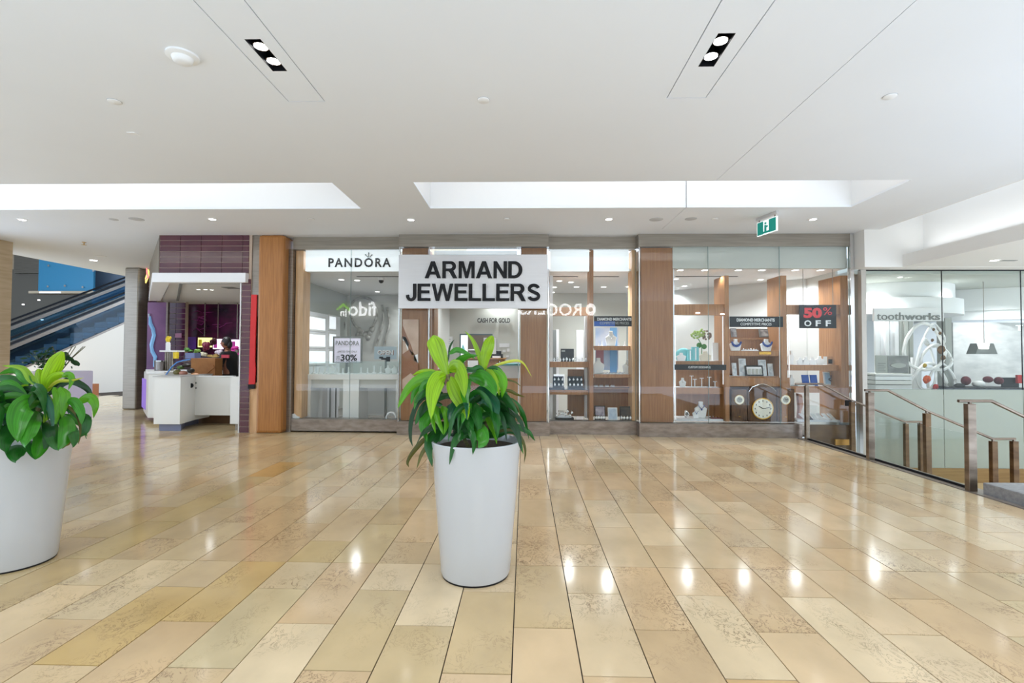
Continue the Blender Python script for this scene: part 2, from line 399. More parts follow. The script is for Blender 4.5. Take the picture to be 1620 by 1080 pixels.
# twin ceiling spotlights in their black housings
def fixture(f, lab):
    t = thing('ceiling_spotlight', lab, 'light', ((f[0]+f[1])/2, (f[2]+f[3])/2, H))
    x0, x1, y0, y1 = f; m = MB()
    m.box(x0, x1, y0, y0+.004, H, H+.10); m.box(x0, x1, y1-.004, y1, H, H+.10); m.box(x0, x0+.004, y0, y1, H, H+.10); m.box(x1-.004, x1, y0, y1, H, H+.10); m.box(x0, x1, y0, y1, H+.10, H+.104)
    m.build('housing', black, t)
    cx = (x0+x1)/2
    for q in (.28, .74):
        cy = y0+(y1-y0)*q
        MB().lathe(cx, cy, [(.045, H+.10), (.05, H+.05), (.052, H+.015), (.047, H+.015), (.043, H+.05)], 20, cap=False).build('reflector', chrome, t, smooth=True)
        MB().lathe(cx, cy, [(.040, H+.05), (.040, H+.055)], 20).build('bulb', lamp, t)
fixture(fixt[0], 'left twin spotlight in black slot of the white ceiling'); fixture(fixt[1], 'right twin spotlight in black slot of the white ceiling')
def ceil_disc(u, v, r, name, lab, cat, m, h=.015, glow=None, group=None, z=H, dome=0):
    p = onz(u, v, z)
    t = thing(name, lab, cat, (p.x, p.y, z), group)
    if glow:
        MB().lathe(p.x, p.y, [(r, z), (r, z-.006), (r*.78, z-.008), (r*.74, z-.001)], 24, cap=False).build('trim_ring', white, t, smooth=True)
        MB().lathe(p.x, p.y, [(r*.75, z-.004), (r*.75, z-.002)], 24).build('lens', glow, t)
    else:
        MB().lathe(p.x, p.y, [(r, z), (r, z-h*.6), (r*.85, z-h)], 24).build('cover', m, t, smooth=True)
        MB().lathe(p.x, p.y, [(r*1.05, z), (r*1.05, z-.003)], 24).build('rim', mat('shadow_rim', (.45, .45, .45), .7), t)
    return t
names = ['first', 'second', 'third', 'fourth', 'fifth']
for (u, v), l in zip(((35, 347), (336, 346.5), (650, 347.3), (963, 346.5), (1286, 346.6)),
        ('above the travertine column at the far left', 'above the purple tiled kiosk', 'above the left end of the big silver shop sign', 'above the narrow window right of the silver sign', 'right of the green exit sign')):
    ceil_disc(u, v, .065, 'downlight', 'small round ceiling downlight '+l, 'light', None, glow=lamp, group='mall ceiling downlights')
for u, v, l in ((492, 346, 'above the left jewellery window'), (802, 346, 'above the end of the silver sign'), (1131, 346, 'between the speaker and the exit sign'), (181, 160, 'upper left of the ceiling'), (765, 158, 'top centre between the two spotlight slots'), (1408, 152, 'upper right of the ceiling')):
    ceil_disc(u, v, .05, 'sprinkler_cover', 'white concealed sprinkler cover '+l, 'sprinkler', white, .012, group='sprinkler covers')
for u, v, r, l in ((216, 346.5, .10, 'large, above the kiosk'), (180, 347, .06, 'small, left of the larger one above the kiosk'), (1038, 347, .10, 'with slotted face beside the ceiling joint'), (1093, 346, .085, 'plain, right of the ceiling joint')):
    ceil_disc(u, v, r, 'ceiling_speaker', 'round grey ceiling speaker grille, '+l, 'speaker', mat('speaker_grey', (.55, .55, .55), .7), .008)
p = onz(289, 88, H)
t = thing('smoke_detector', 'white domed smoke detector on the ceiling left of the spotlight slot', 'detector', (p.x, p.y, H))
MB().lathe(p.x, p.y, [(.105, H), (.105, H-.012), (.085, H-.02)], 32).build('base', white, t, smooth=True)
MB().lathe(p.x, p.y, [(.07, H-.02), (.06, H-.045), (.045, H-.055)], 32).build('sensor_head', white, t, smooth=True)
p = onz(212, 211, H)
MB().box(p.x-.05, p.x+.03, p.y-.03, p.y+.03, H-.006, H).build('cover_plate', white, **T('small faint white cover plate on the ceiling', 'plate'))
p = onz(133, 383, H)
t = thing('ceiling_sprinkler', 'small brass sprinkler head on the ceiling left of the kiosk', 'sprinkler', (p.x, p.y, H))
MB().lathe(p.x, p.y, [(.035, H), (.03, H-.01)], 16).build('plate', mat('brass', (.55, .35, .12), .3, .9), t)
MB().tube([(p.x, p.y, H-.01), (p.x, p.y, H-.05)], .01).box(p.x-.03, p.x+.03, p.y-.03, p.y+.03, H-.055, H-.05).build('nozzle', bpy.data.materials['brass'], t)
for u, v, lb in ((148, 411.5, 'far downlight in the ceiling beside the escalator'), ):
    ceil_disc(u, v, .09, 'downlight', lb, 'light', None, glow=lamp)
ceil_disc(160, 405, .09, 'ceiling_speaker', 'round grille beside the far left downlight', 'speaker', white, .01)

# green exit sign hanging under the ceiling
A = Vector((3.63, 7.66)); B = Vector((3.73, 7.24))
t = thing('exit_sign', 'green running-man exit sign hanging from the ceiling', 'sign', (3.68, 7.45, 3.3))
def ex(a, b, z0, z1, off=0, name='panel', m=None, th=.02):
    d = (B-A).normalized(); n = Vector((-d.y, d.x)); n = n if n.x < 0 else -n
    P = A+(B-A)*a+n*off; Q = A+(B-A)*b+n*off; R_ = Q+n*th; S = P+n*th
    MB().prism([(P.x, P.y), (Q.x, Q.y), (R_.x, R_.y), (S.x, S.y)], z0, z1, 'z').build(name, m, t)
gr = mat('sign_green', srgb(0, 128, 116), .4, emit=.35, ec=srgb(0, 128, 116)); whs = mat('sign_white', (.85, .9, .9), .5, emit=.5)
ex(0, 1, H-.045, H-.0, 0, 'mounting_bar', mat('bar_grey', (.55, .53, .52), .4), .035)
ex(.02, .98, H-.29, H-.075, .005, 'panel', whs, .02)
ex(.05, .34, H-.28, H-.085, .026, 'green_field', gr, .002); ex(.62, .95, H-.28, H-.085, .026, 'green_field', gr, .002)
ex(.34, .62, H-.275, H-.245, .026, 'pictogram_leg', gr, .002); ex(.40, .50, H-.245, H-.15, .026, 'pictogram_body', gr, .002); ex(.50, .57, H-.19, H-.165, .026, 'pictogram_arm', gr, .002); ex(.41, .50, H-.14, H-.11, .026, 'pictogram_head', gr, .002)
ex(.1, .14, H-.08, H-.04, .01, 'hanger', steel, .01); ex(.86, .90, H-.08, H-.04, .01, 'hanger', steel, .01)

# ------------------------------------------------------------------ setting: outer walls, right cove, lower floor
MB().box(-11.3, -9.95, 8.1, 9.19, 0, H).build('wall_left', plast, **ST)
MB().box(-22, 22, -4.6, -4.35, 0, 4.4).build('wall_front', wallg, **ST)
MB().box(-30, -3.0, 25, 25.2, 0, 7).build('wall_back', mallwall, **ST)
# right-hand raised cove and dropped ceiling over the stairs
cv = MB()
cv.box(5.97, 5.99, -2, 8.35, H, H+.5)                                  # lip going up
cv.box(6.70, 6.72, -2, 8.35, 3.12, H+.9)                              # lit wall of the cove
cv.box(5.97, 6.72, -2, 8.35, H+.88, H+.9)
warmw = mat('warm_white_paint', (.80, .775, .73), .65)
cv.build('trim_5', warmw, **ST)
MB().box(6.36, 14, -2, 8.62, 2.93, 3.13).build('ceiling', warmw, **ST)
MB().box(5.73, 14, 8.35, 8.62, 2.925, H+.9).build('wall_right', warmw, **ST)
MB().box(4.93, 15, 4.0, 9.2, -.9, -.74).build('floor', mat('lower_floor_stone', srgb(214, 190, 146), .15), **ST)
# stairs down, hidden below the curb
st = thing('stair', 'short stone stair going down to the right beyond the curb', 'stairs', (5.5, 5, -.74))
for i in range(4):
    MB().box(4.93+.36*i, 4.93+.36*(i+1), 5.42, 8.40, -.74, -.15*(i+1)+.0).build('step', mat('step_stone', srgb(205, 180, 138), .2) if i == 0 else bpy.data.materials['step_stone'], st)
p = at(1592, 778, 5.0)
MB().box(p.x, p.x+1.2, 4.4, 5.25, -.74, p.z+.03).build('stone_bench', noisy('grey_granite', srgb(150, 150, 152), srgb(128, 128, 132), (30, 30, 30), .4), bevel=.01, **T('low grey stone block at the far right below the handrail', 'bench'))

# ------------------------------------------------------------------ handrails
def post(mb, x, y, z0, z1, w=.07, d=.07): mb.box(x-w/2, x+w/2, y-d/2, y+d/2, z0, z1)
def handrail(Y, xa, levels, posts, lab, glass=True):
    t = thing('handrail', lab, 'railing', (xa, Y, 0))
    for (x, z0, z1, wd, mm) in posts:
        MB().box(x-wd/2, x+wd/2, Y-.03, Y+.03, z0, z1-.03).build('post', mm, t, bevel=.004)
        MB().box(x-.012, x+.012, Y-.012, Y+.012, z1-.03, z1).build('bracket', railm, t)
    MB().tube([(x, Y, z) for x, z in levels], .017, 8).build('rail', railm, t, smooth=True)
    return t
zl = -.74
P0 = lambda u, v, Y: (X(u, Y, v), Z(v, Y, u))
for Y, u0, pts, pst, lab in (
    (8.44, 1260, [(1258, 607), (1300, 607), (1348, 633), (1431, 667), (1460, 667)], [(1276, 0, .06, railm, 607), (1348, -.3, .075, bronze, 633), (1433, zl, .06, bronze, 667), (1456, zl, .06, bronze, 667)], 'far stair handrail in front of the jewellery window corner'),
    (6.89, 1370, [(1368, 617), (1404, 617), (1467, 650), (1570, 694), (1606, 694)], [(1376, 0, .085, railm, 617), (1466, -.45, .075, bronze, 650), (1571, zl, .075, bronze, 694), (1604, zl, .075, bronze, 694)], 'middle stair handrail that slopes down before the frosted glass'),
    (5.36, 1517, [(1516, 634), (1568, 634), (1700, 697), (1800, 741), (1840, 741)], [(1534, 0, .085, railm, 634), (1690, -.6, .075, bronze, 692)], 'nearest stair handrail at the right edge of the picture')):
    handrail(Y, u0, [P0(u, v, Y) for u, v in pts], [(X(u, Y, v), z0, Z(v, Y, u), wd, mm) for u, z0, wd, mm, v in pst], lab)
# glass panes set along the curb between the posts
for n_, (ya, yb) in enumerate(((8.40, 6.95), (6.84, 5.42))):
    m_ = MB().box(4.80, 4.812, yb, ya, .03, .60); o = m_.build('glass_balustrade', gcase, **T(('far' if n_ == 0 else 'near')+' clear low glass balustrade pane on the curb', 'balustrade'))
    MB().box(4.795, 4.817, yb, ya, .0, .03).build('channel', black, o)

# ------------------------------------------------------------------ dental shop front at the right
YT = 8.64
zt, zf, zb, zbb = Z(427, YT, 1500), Z(615.5, YT, 1450), Z(740, YT, 1500), -.74
xs_ = [X(1369, YT), X(1491.5, YT), X(1617, YT), X(1617, YT)+1.45, X(1617, YT)+2.9]
xL, xL0 = X(1369.5, YT), X(1362, YT)
MB().box(xL0, xL, YT-.03, YT+.06, zbb, zt).build('trim_6', mat('pale_metal', srgb(188, 182, 172), .4, .3), **ST)
MB().box(xL0, 11, YT-.01, YT+.04, zt-.012, zt+.012).build('trim_6', black, **ST)
for i in range(4):
    a, b = xs_[i]+.006, xs_[i+1]-.006
    fr = MB().box(a, b, YT, YT+.012, zf, zt-.012).build('window_%d' % (i+1), gtint, **ST)
    MB().box(a, b, YT, YT+.012, zb, zf).build('frosted_pane', frost, fr)
    MB().box(b+.001, b+.011, YT, YT+.012, zf, zt-.012).build('joint', black, fr)
    MB().box(a, b, YT-.003, YT+.012, zf-.004, zf).build('edge_line', mat('edge_green', srgb(150, 165, 155), .4), fr)
MB().box(xL0, 11, YT-.02, YT+.05, zbb, zb).build('baseboard_right', noisy('aged_oak', srgb(152, 120, 70), srgb(136, 104, 56), (2, 2, 30), .4), **ST)
# interior of the dental shop
MB().box(5.75, 12, 13.0, 13.1, -.74, 3.2).build('wall_back', white, **ST)
MB().box(5.87, 5.92, YT+.1, 13, -.74, 3.2).build('wall_left', wallg, **ST)
MB().box(5.75, 12, YT+.06, 13.0, 2.86, 2.92).build('ceiling', mat('shop_ceiling_grey', srgb(196, 200, 192), .7), **ST)
MB().box(5.75, 12, YT+.1, 13, -.8, -.745).build('floor', shopfloor, **ST)
YA = 9.3
def Q(u0, u1, v0, v1, Y, d, name, m, parent=None, bevel=0, **tags):
    """slab facing the viewer that fills the given picture rectangle at depth Y, thickness d"""
    x0, x1 = X(u0, Y, (v0+v1)/2), X(u1, Y, (v0+v1)/2); um = (u0+u1)/2
    return MB().box(x0, x1, Y, Y+d, Z(v1, Y, um), Z(v0, Y, um)).build(name, m, parent, bevel=bevel, **tags)
mgrey = mat('soft_grey', srgb(172, 174, 168), .6); mid = mat('mid_grey', srgb(125, 127, 124), .6)
t = thing('reception_sign', 'white sign panel with grey rounded lettering behind the glass at right', 'sign', (X(1440, YA), YA, 1.6))
Q(1383, 1493, 487, 507.5, YA, .05, 'panel', paper, t)
text('tooth', X(1388, YA-.01), X(1431, YA-.01), Z(506, YA-.01, 1430), Z(494, YA-.01, 1430), YA-.002, .01, mid, 'lettering', t)
text('works', X(1432, YA-.01), X(1488, YA-.01), Z(506, YA-.01, 1460), Z(495, YA-.01, 1460), YA-.002, .012, mid, 'lettering', t, bold=.02)
# curved soffit above
m_ = MB(); n = 24
cxs, cys = X(1440, 9.9), 10.6
pts = [(cxs+1.35*math.cos(2*PI*i/n), cys+1.15*math.sin(2*PI*i/n)) for i in range(n)]
m_.prism(pts, 2.25, 2.55, 'z'); m_.prism([(cxs+(a-cxs)*.9, cys+(b-cys)*.9) for a, b in pts], 2.55, 2.858, 'z'); m_.build('curved_soffit', white, smooth=True, **T('round stepped white soffit over the reception behind the glass', 'soffit'))
pts = [(X(1640, 11)+2.0*math.cos(2*PI*i/n), 11.5+1.3*math.sin(2*PI*i/n)) for i in range(n)]
MB().prism(pts, 2.2, 2.4, 'z').prism([(a*.97+.2, b*.98+.2) for a, b in pts], 2.4, 2.858, 'z').build('curved_soffit', white, smooth=True, **T('long curved soffit over the textured white wall', 'soffit'))
# slatted screen
t = thing('slatted_screen', 'tall white screen of vertical slats under the grey lettering', 'screen', (X(1415, 9.6), 9.6, .9))
for i in range(8):
    u = 1386+i*7.6; Q(u, u+6.2, 508, 640, 9.6+(.05 if i % 2 else 0), .05, 'slat', paper if i < 5 else wallg, t)
t = thing('photo_poster', 'grey wall panel with a smiling mouth photo and small text lines', 'poster', (X(1410, 9.3), 9.3, .9))
Q(1386, 1438, 562, 590, 9.3, .03, 'panel', mgrey, t)
q = Q(1405, 1437, 563, 590, 9.29, .01, 'photo', noisy('skin_grey_photo', srgb(150, 150, 148), srgb(105, 105, 104), (3, 1, 6), .5), t)
MB().prism([(X(1409+i*1.6, 9.27), Z(578+abs(i-8)*-.0+((i-8)**2)*.05-4, 9.27, 1420)) for i in range(16)]+[(X(1409+i*1.6, 9.27), Z(579+((i-8)**2)*-.06+3, 9.27, 1420)) for i in range(15, -1, -1)], 9.278, 9.288, 'y').build('smile', mgrey, t)
for i in range(5): Q(1389, 1401-(i % 2)*2, 574+i*3, 575+i*3, 9.293, .006, 'text_line', mid, t)
t = thing('reception_desk', 'white reception desk with horizontal drawer lines', 'desk', (X(1415, 9.2), 9.2, 0))
for i, (a, b) in enumerate(((591, 594), (595, 601), (602, 608), (609, 616), (617, 640))): Q(1385, 1443, a, b, 9.2+.01*(i % 2), .5, 'drawer_front', counterw if i % 2 == 0 else paper, t)
Q(1444, 1458, 565, 640, 9.5, .05, 'leaning_board', white, None, **T('white leaning side panel between desk and ring sculpture', 'panel'))
# ring sculpture with flowers
YS = 9.35
t = thing('ring_sculpture', 'white sculpture of interlocking rings behind the glass', 'sculpture', (X(1478, YS), YS, 0))
def ring(u, v, ru, rv, w_, Y):
    c = Vector((X(u, Y, v), Y, Z(v, Y, u))); sx = Y/CF
    MB().tube([(c.x+ru*sx*math.cos(a), Y+.06*math.sin(a*2), c.z+rv*sx*math.sin(a)) for a in [2*PI*i/28 for i in range(28)]], w_*sx*.62, 6, close=True).build('ring', white, t, smooth=True)
for a in ((1462, 548, 30, 36, 4.2, YS), (1481, 565, 22, 20, 3.5, YS+.05), (1470, 605, 26, 30, 4.2, YS), (1490, 600, 20, 24, 3.2, YS+.05), (1464, 575, 14, 40, 3, YS+.1), (1478, 530, 14, 18, 2.6, YS+.08)): ring(*a)
def flowers(pts, lab, cat, name, colr, s=.045):
    for i, (u, v, Y, k) in enumerate(pts):
        c = Vector((X(u, Y, v), Y, Z(v, Y, u))); m = MB()
        for q in range(7):
            a = q*2.4; m.ball((c.x+.6*s*k*math.cos(a), c.y+.3*s*k*math.sin(a*1.7), c.z+.6*s*k*math.sin(a)), s*k*.6, s*k*.35, s*k*.6, 7, 5)
        m.build(name, colr, smooth=True, **T(lab % (('tiny' if k < .8 else 'full')), cat, 'flowers in the ring sculpture'))
brf = mat('brown_bloom', srgb(110, 78, 40), .7); rdf = mat('red_bloom', srgb(190, 30, 30), .7); orf = mat('orange_bloom', srgb(205, 80, 20), .7); yef = mat('yellow_bloom', srgb(180, 150, 30), .7)
flowers([(1489, 553, 9.2, 1.5), (1492, 566, 9.2, .95)], '%s brown bloom hanging on the ring sculpture', 'flower', 'flower', brf)
flowers([(1475, 538, 9.2, .6), (1487, 527, 9.2, .6), (1477, 521, 9.2, .55)], '%s dark bloom high on the ring sculpture', 'flower', 'flower', brf)
flowers([(1466, 600, 9.2, 1.5)], '%s orange bloom low in the ring sculpture', 'flower', 'flower', orf); flowers([(1480, 612, 9.2, 1.1)], '%s red bloom low in the ring sculpture', 'flower', 'flower', rdf); flowers([(1463, 578, 9.25, .8)], '%s yellow bloom in the ring sculpture', 'flower', 'flower', yef)
Q(1497, 1507, 503, 700, 9.5, .2, 'white_post', mgrey, None, **T('grey square post between the ring sculpture and the textured wall', 'column'))
# textured white wall + pendant
tw = noisy('sculpted_plaster', srgb(205, 205, 203), srgb(178, 178, 178), (2.2, 2.2, 4.5), .8, bump=1.0, detail=5, nscale=1.2); 
Q(1509, 1640, 510, 700, 10.6, .1, 'wall_back', tw, None, kind='structure')
t = thing('pendant_lamp', 'trapezoid white pendant lamp before the textured wall', 'lamp', (X(1557, 9.6), 9.6, 1.7))
zA, zB = Z(543, 9.6, 1557), Z(560, 9.6, 1557)
MB().prism([(X(1546, 9.6), zA), (X(1568, 9.6), zA), (X(1574, 9.6), zB), (X(1539, 9.6), zB)], 9.55, 9.75, 'y').build('shade', mid, t)
MB().prism([(X(1549, 9.5), zA), (X(1566, 9.5), zA), (X(1564, 9.5), zA-.11), (X(1552, 9.5), zA-.11)], 9.50, 9.55, 'y').build('diffuser', mat('diffuser', (1, 1, 1), .5, emit=1.0), t)
MB().tube([(X(1557, 9.6), 9.6, zA), (X(1557, 9.6), 9.6, 2.86)], .006, 6).build('cord', steel, t)
text('T', X(1607, 9.2), X(1617, 9.2), Z(523, 9.2, 1610), Z(514, 9.2, 1610), 9.2, .02, lit, 'sign_letter', bold=.02, **T('white lit letter T at the right edge of the picture', 'sign'))
# seats and dark bags along the bottom
blk = mat('black_cloth', (.02, .02, .022), .7); mar = mat('maroon_cloth', srgb(92, 22, 34), .8)
t = thing('display_bench', 'black low display bench behind the glass beneath the pendant', 'bench', (X(1560, 9.25), 9.25, 0))
Q(1509, 1625, 613, 640, 9.1, .5, 'top', blk, t); Q(1515, 1620, 640, 700, 9.15, .4, 'base', blk, t)
for u, v, ru, rv, mm, lb in ((1528, 602, 6, 7, mar, 'maroon round cushion on the black bench, left'), (1563, 600, 6, 5, mar, 'small maroon cushion in the middle of the bench'), (1580, 602, 5, 6, mar, 'maroon bundle beside the framed picture on the bench'), (1548, 607, 9, 5, paper, 'crumpled white and black cloth on the bench'), (1518, 610, 7, 4, blk, 'black wedge at the left end of the bench')):
    s_ = 9.2/CF; MB().ball((X(u, 9.2, v), 9.2, Z(v, 9.2, u)), ru*s_, .08, rv*s_).build('cushion', mm, smooth=True, **T(lb, 'cushion'))
Q(1586, 1612, 597, 613, 9.25, .03, 'framed_picture', black, None, **T('black framed picture leaning at the right end of the bench', 'picture'))
Q(1610, 1619, 593, 606, 9.18, .04, 'red_flower', rdf, None, **T('red and white ornament at the right edge behind the glass', 'ornament'))
for u, v, lb in ((1424, 438, 'over the lettering'), (1487, 450, 'left of pair behind the glass'), (1497, 450, 'right of pair behind the glass'), (1434, 469, 'low over the white soffit'), (1541, 471, 'over the textured wall')):
    ceil_disc(u, v, .05, 'downlight', 'small shop downlight '+lb, 'light', None, glow=lamps, z=2.86)
for u, v, lb in ((1573, 411.5, 'lower ceiling downlight above the frosted shop front'),): ceil_disc(u, v, .07, 'downlight', lb, 'light', None, glow=lamp, z=2.93)
p = onz(1596, 412, 2.93); MB().box(p.x-.11, p.x+.11, p.y-.03, p.y+.03, 2.926, 2.93).build('air_slot', mid, **T('short grey air slot beside the lower ceiling downlight', 'vent'))
# gap between the two shops: red banner, bronze objects
MB().box(5.70, 5.86, 9.3, 9.4, -.74, 2.93).build('wall_back', noisy('olive_panel', srgb(120, 112, 84), srgb(96, 84, 60), (6, 6, 3), .6), **ST)
Q(1352, 1366, 496, 541, 9.27, .035, 'banner', mat('red_banner', srgb(190, 20, 28), .5), None, **T('bright red banner in the gap beside the dental shop', 'banner'))
t = thing('bronze_vessel', 'tall ribbed bronze vessel in the gap between the shops', 'vase', (5.76, 9.1, 0))
xv = X(1358, 9.1); MB().lathe(xv, 9.1, [(.03, Z(690, 9.1)), (.06, Z(660, 9.1)), (.03, Z(640, 9.1)), (.075, Z(620, 9.1)), (.05, Z(600, 9.1)), (.07, Z(590, 9.1)), (.04, Z(577, 9.1))], 16).build('body', mat('gold_brown', srgb(120, 95, 55), .35, .5), t, smooth=True)
# panelling, and its glow painted as an amber strip, below the end of the jeweller window beyond the curb
MB().box(4.93, 5.69, 8.68, 8.72, -.74, .22).build('wall_back', noisy('brown_panel', srgb(112, 84, 48), srgb(88, 62, 34), (4, 4, 6), .3), **ST)
Q(1322, 1345, 695, 704, 8.60, .03, 'amber_glow_strip', mat('amber_glow_strip', srgb(190, 140, 60), .3, .4), None, **T('amber brass strip low on the brown panelling beyond the curb', 'plate'))
Q(1338, 1346, 633, 642, 8.55, .02, 'black_box', black, None, **T('small black box behind the far stair handrail', 'box'))

# ------------------------------------------------------------------ jeweller's shop front
YF, YB = 8.62, 8.82
def header(x0, x1, Y, n):
    MB().box(x0, x1, Y, Y+.25, 3.345, H).box(x0, x1, Y-.012, Y+.02, 3.335, 3.352).build('trim_%d' % n, steelh, **ST)
def plinth(x0, x1, Y, n):
    o = MB().box(x0, x1, Y, Y+.2, 0, .235).build('trim_%d' % n, plinthm, **ST)
    MB().box(x0, x1, Y-.006, Y+.2, .222, .238).build('lip', steel, o)
xP0, xA0, xA1, xR1, xE = -4.26, -2.25, .42, 2.005, 5.69
header(xP0, xA0, YB, 7); header(xA0, xA1, YF, 7); header(xA1, xR1, YB, 7); header(xR1, xE, YF, 7)
plinth(xP0, xA0, YB, 8); plinth(xA0, xA1+.02, YF-.03, 8); plinth(xA1, xR1, YB-.03, 8); plinth(xR1, 4.80, YF-.03, 8)
MB().box(xE-.03, xE+.03, YF-.02, YF+.06, -.74, H).build('trim_9', chrome, **ST)
def pane(x0, x1, Y, z0, z1, n):
    o = MB().box(x0+.003, x1-.003, Y, Y+.010, z0, z1).build('window_%d' % n, glassm, **ST)
    MB().box(x1-.003, x1+.003, Y-.001, Y+.011, z0, z1).build('glass_joint', mat('glass_edge', srgb(120, 140, 135), .2) if 'glass_edge' not in bpy.data.materials else bpy.data.materials['glass_edge'], o)
    return o
PZ0, PZ1 = .238, 3.335
xm = X(553, YB)
pane(-4.18, xm, YB+.03, PZ0, PZ1, 5); pane(xm, xA0-.03, YB+.03, PZ0, PZ1, 6)
pane(xA0, X(678, YF), YF+.02, PZ0, PZ1, 7); pane(X(678, YF), X(820, YF), YF+.02, PZ0, PZ1, 8); pane(X(820, YF), xA1, YF+.02, PZ0, PZ1, 9)
pane(xA1+.03, xR1-.01, YB+.03, PZ0, PZ1, 10)
pane(xR1+.01, X(1121.5, YF), YF+.02, PZ0, PZ1, 11); pane(X(1121.5, YF), X(1235, YF), YF+.02, PZ0, PZ1, 12); pane(X(1235, YF), xE-.03, YF+.02, PZ0, PZ1, 13)
# return panes between the two planes and metal edges
for x in (xA0, xA1, xR1): MB().box(x-.006, x+.006, YF+.03, YB+.03, PZ0, PZ1).build('window_14', gcase, **ST)
ch = [(678, YF), (820.5, YF), (868, YF), (630.5, YF), (1066.5, YF+.1), (1012, YF)]
for i, (u, Y) in enumerate(ch):
    x = X(u, Y); MB().box(x-.008, x+.008, Y+.015, Y+.045, PZ0, PZ1).build('trim_10', chrome, **ST)
# wooden pillars behind the glass
def pillar(u0, u1, v1, Y, d, lab, m=oak2, z0=.24, z1=3.33, name='wooden_pillar'):
    x0, x1 = X(u0, Y, 540), X(u1, Y, 540)
    return MB().box(x0, x1, Y, Y+d, z0, z1).build(name, m, bevel=.004, **T(lab, 'pillar'))
pillar(635, 676, 0, YF+.08, .4, 'brown wood clad pillar behind glass under the left end of the silver sign')
pillar(823.5, 865, 0, YF+.08, .4, 'brown wood clad pillar behind glass under the right end of the silver sign')
pillar(1014.5, 1065, 0, YF+.08, .45, 'wide wood clad pillar left of the diamond display window', oak2)
o = MB().box(-4.80, -4.33, 8.62, 9.3, 0, H).build('wooden_pillar', oak3, bevel=.05, **T('honey wood clad pillar with rounded edge beside the kiosk', 'pillar'))
o2 = MB().box(-4.33, -4.25, 8.80, 9.25, .0, 3.34).build('steel_edge', steel, o)
MB().box(-4.24, -4.10, YB+.08, 9.2, .24, 3.33).build('wooden_pillar', lightoak, **T('narrow pale wood pillar behind the left end of the charm shop glass', 'pillar'))
# mullion of the narrow window
xmu = X(935.5, YB+.06)
MB().box(xmu-.035, xmu+.035, YB+.05, YB+.35, .24, 3.33).build('wooden_pillar', oak2, **T('slim brown wooden mullion in the narrow watch window', 'pillar'))
MB().box(X(1000, YB+.06), X(1007, YB+.06), YB+.06, YB+.4, .24, 3.33).build('wooden_pillar', lightoak, **T('slim pinkish wooden upright at the right side of the watch window', 'pillar'))
# bulkheads behind the top of the glass
bulkhead_glow = mat('brightened_bulkhead', (.9, .93, .96), .4, emit=.32, ec=(.88, .95, 1))  # own glow added to keep the white bands bright
MB().box(-4.05, xA0-.04, YB+.06, YB+.12, 2.944, 3.33).build('trim_11', bulkhead_glow, **ST)
MB().box(xA1+.04, xmu-.04, YB+.06, YB+.12, 2.944, 3.33).box(xmu+.04, xR1-.12, YB+.06, YB+.12, 2.944, 3.33).build('trim_11', bulkhead_glow, **ST)
MB().box(X(681, YF), X(817, YF), YF+.3, YF+.36, 2.944, 3.33).build('trim_11', bulkhead_glow, **ST)
MB().box(2.62, xE-.03, YF+.07, YF+.13, 2.962, 3.345).build('trim_12', wallg, **ST)
# lettering of the charm shop
tp = thing('charm_shop_sign', 'black capital lettering with small crown on the white band', 'sign', (-3.2, YB+.05, 3.1))
text('PANDORA', X(518, YB+.05), X(617, YB+.05), Z(422.5, YB+.05, 560), Z(408, YB+.05, 560), YB+.055, .012, black, parent=tp, per_letter=True, spacing=1.25, bold=.022)
for k, (du, h_) in enumerate(((-5, 4), (0, 7), (5, 4))):
    a = at(583.5+du*.25, 407, YB+.04); b = at(583.5+du, 407-h_, YB+.04)
    MB().tube([a, b], .006, 6).ball(b, .011).build('crown_point', black, tp)
# silver sign
tz = thing('shop_sign', 'big brushed silver sign with black two-line capital lettering', 'sign', (-.9, 8.5, 2.2))
sx0, sx1, sz0, sz1 = X(629.5, 8.46), X(866.5, 8.46), Z(488, 8.46, 750), Z(402.5, 8.46, 750)
MB().box(sx0, sx1, 8.46, 8.50, sz0, sz1).build('panel', brushed, tz, bevel=.004)
for x in (sx0+.35, (sx0+sx1)/2, sx1-.35): MB().box(x-.02, x+.02, 8.50, 8.62, sz1-.12, sz1-.06).build('bracket', steel, tz)
def arc(cx, cy, rx, ry, a0, a1, n=12): return [(cx+rx*math.cos(math.radians(a0+(a1-a0)*i/n)), cy+ry*math.sin(math.radians(a0+(a1-a0)*i/n))) for i in range(n+1)]
def s_glyph():
    c = arc(.39, .71, .265, .20, 12, 200, 14)+[(.20, .60), (.40, .51), (.60, .42)]+arc(.39, .285, .28, .195, 20, -168, 14)
    L_, R_2 = [], []
    for i, p in enumerate(c):
        a = Vector(c[max(0, i-1)]); b = Vector(c[min(len(c)-1, i+1)]); d = (b-a).normalized(); n_ = Vector((-d.y, d.x))*.093
        L_.append((p[0]+n_.x, p[1]+n_.y)); R_2.append((p[0]-n_.x, p[1]-n_.y))
    return [L_+R_2[::-1]]
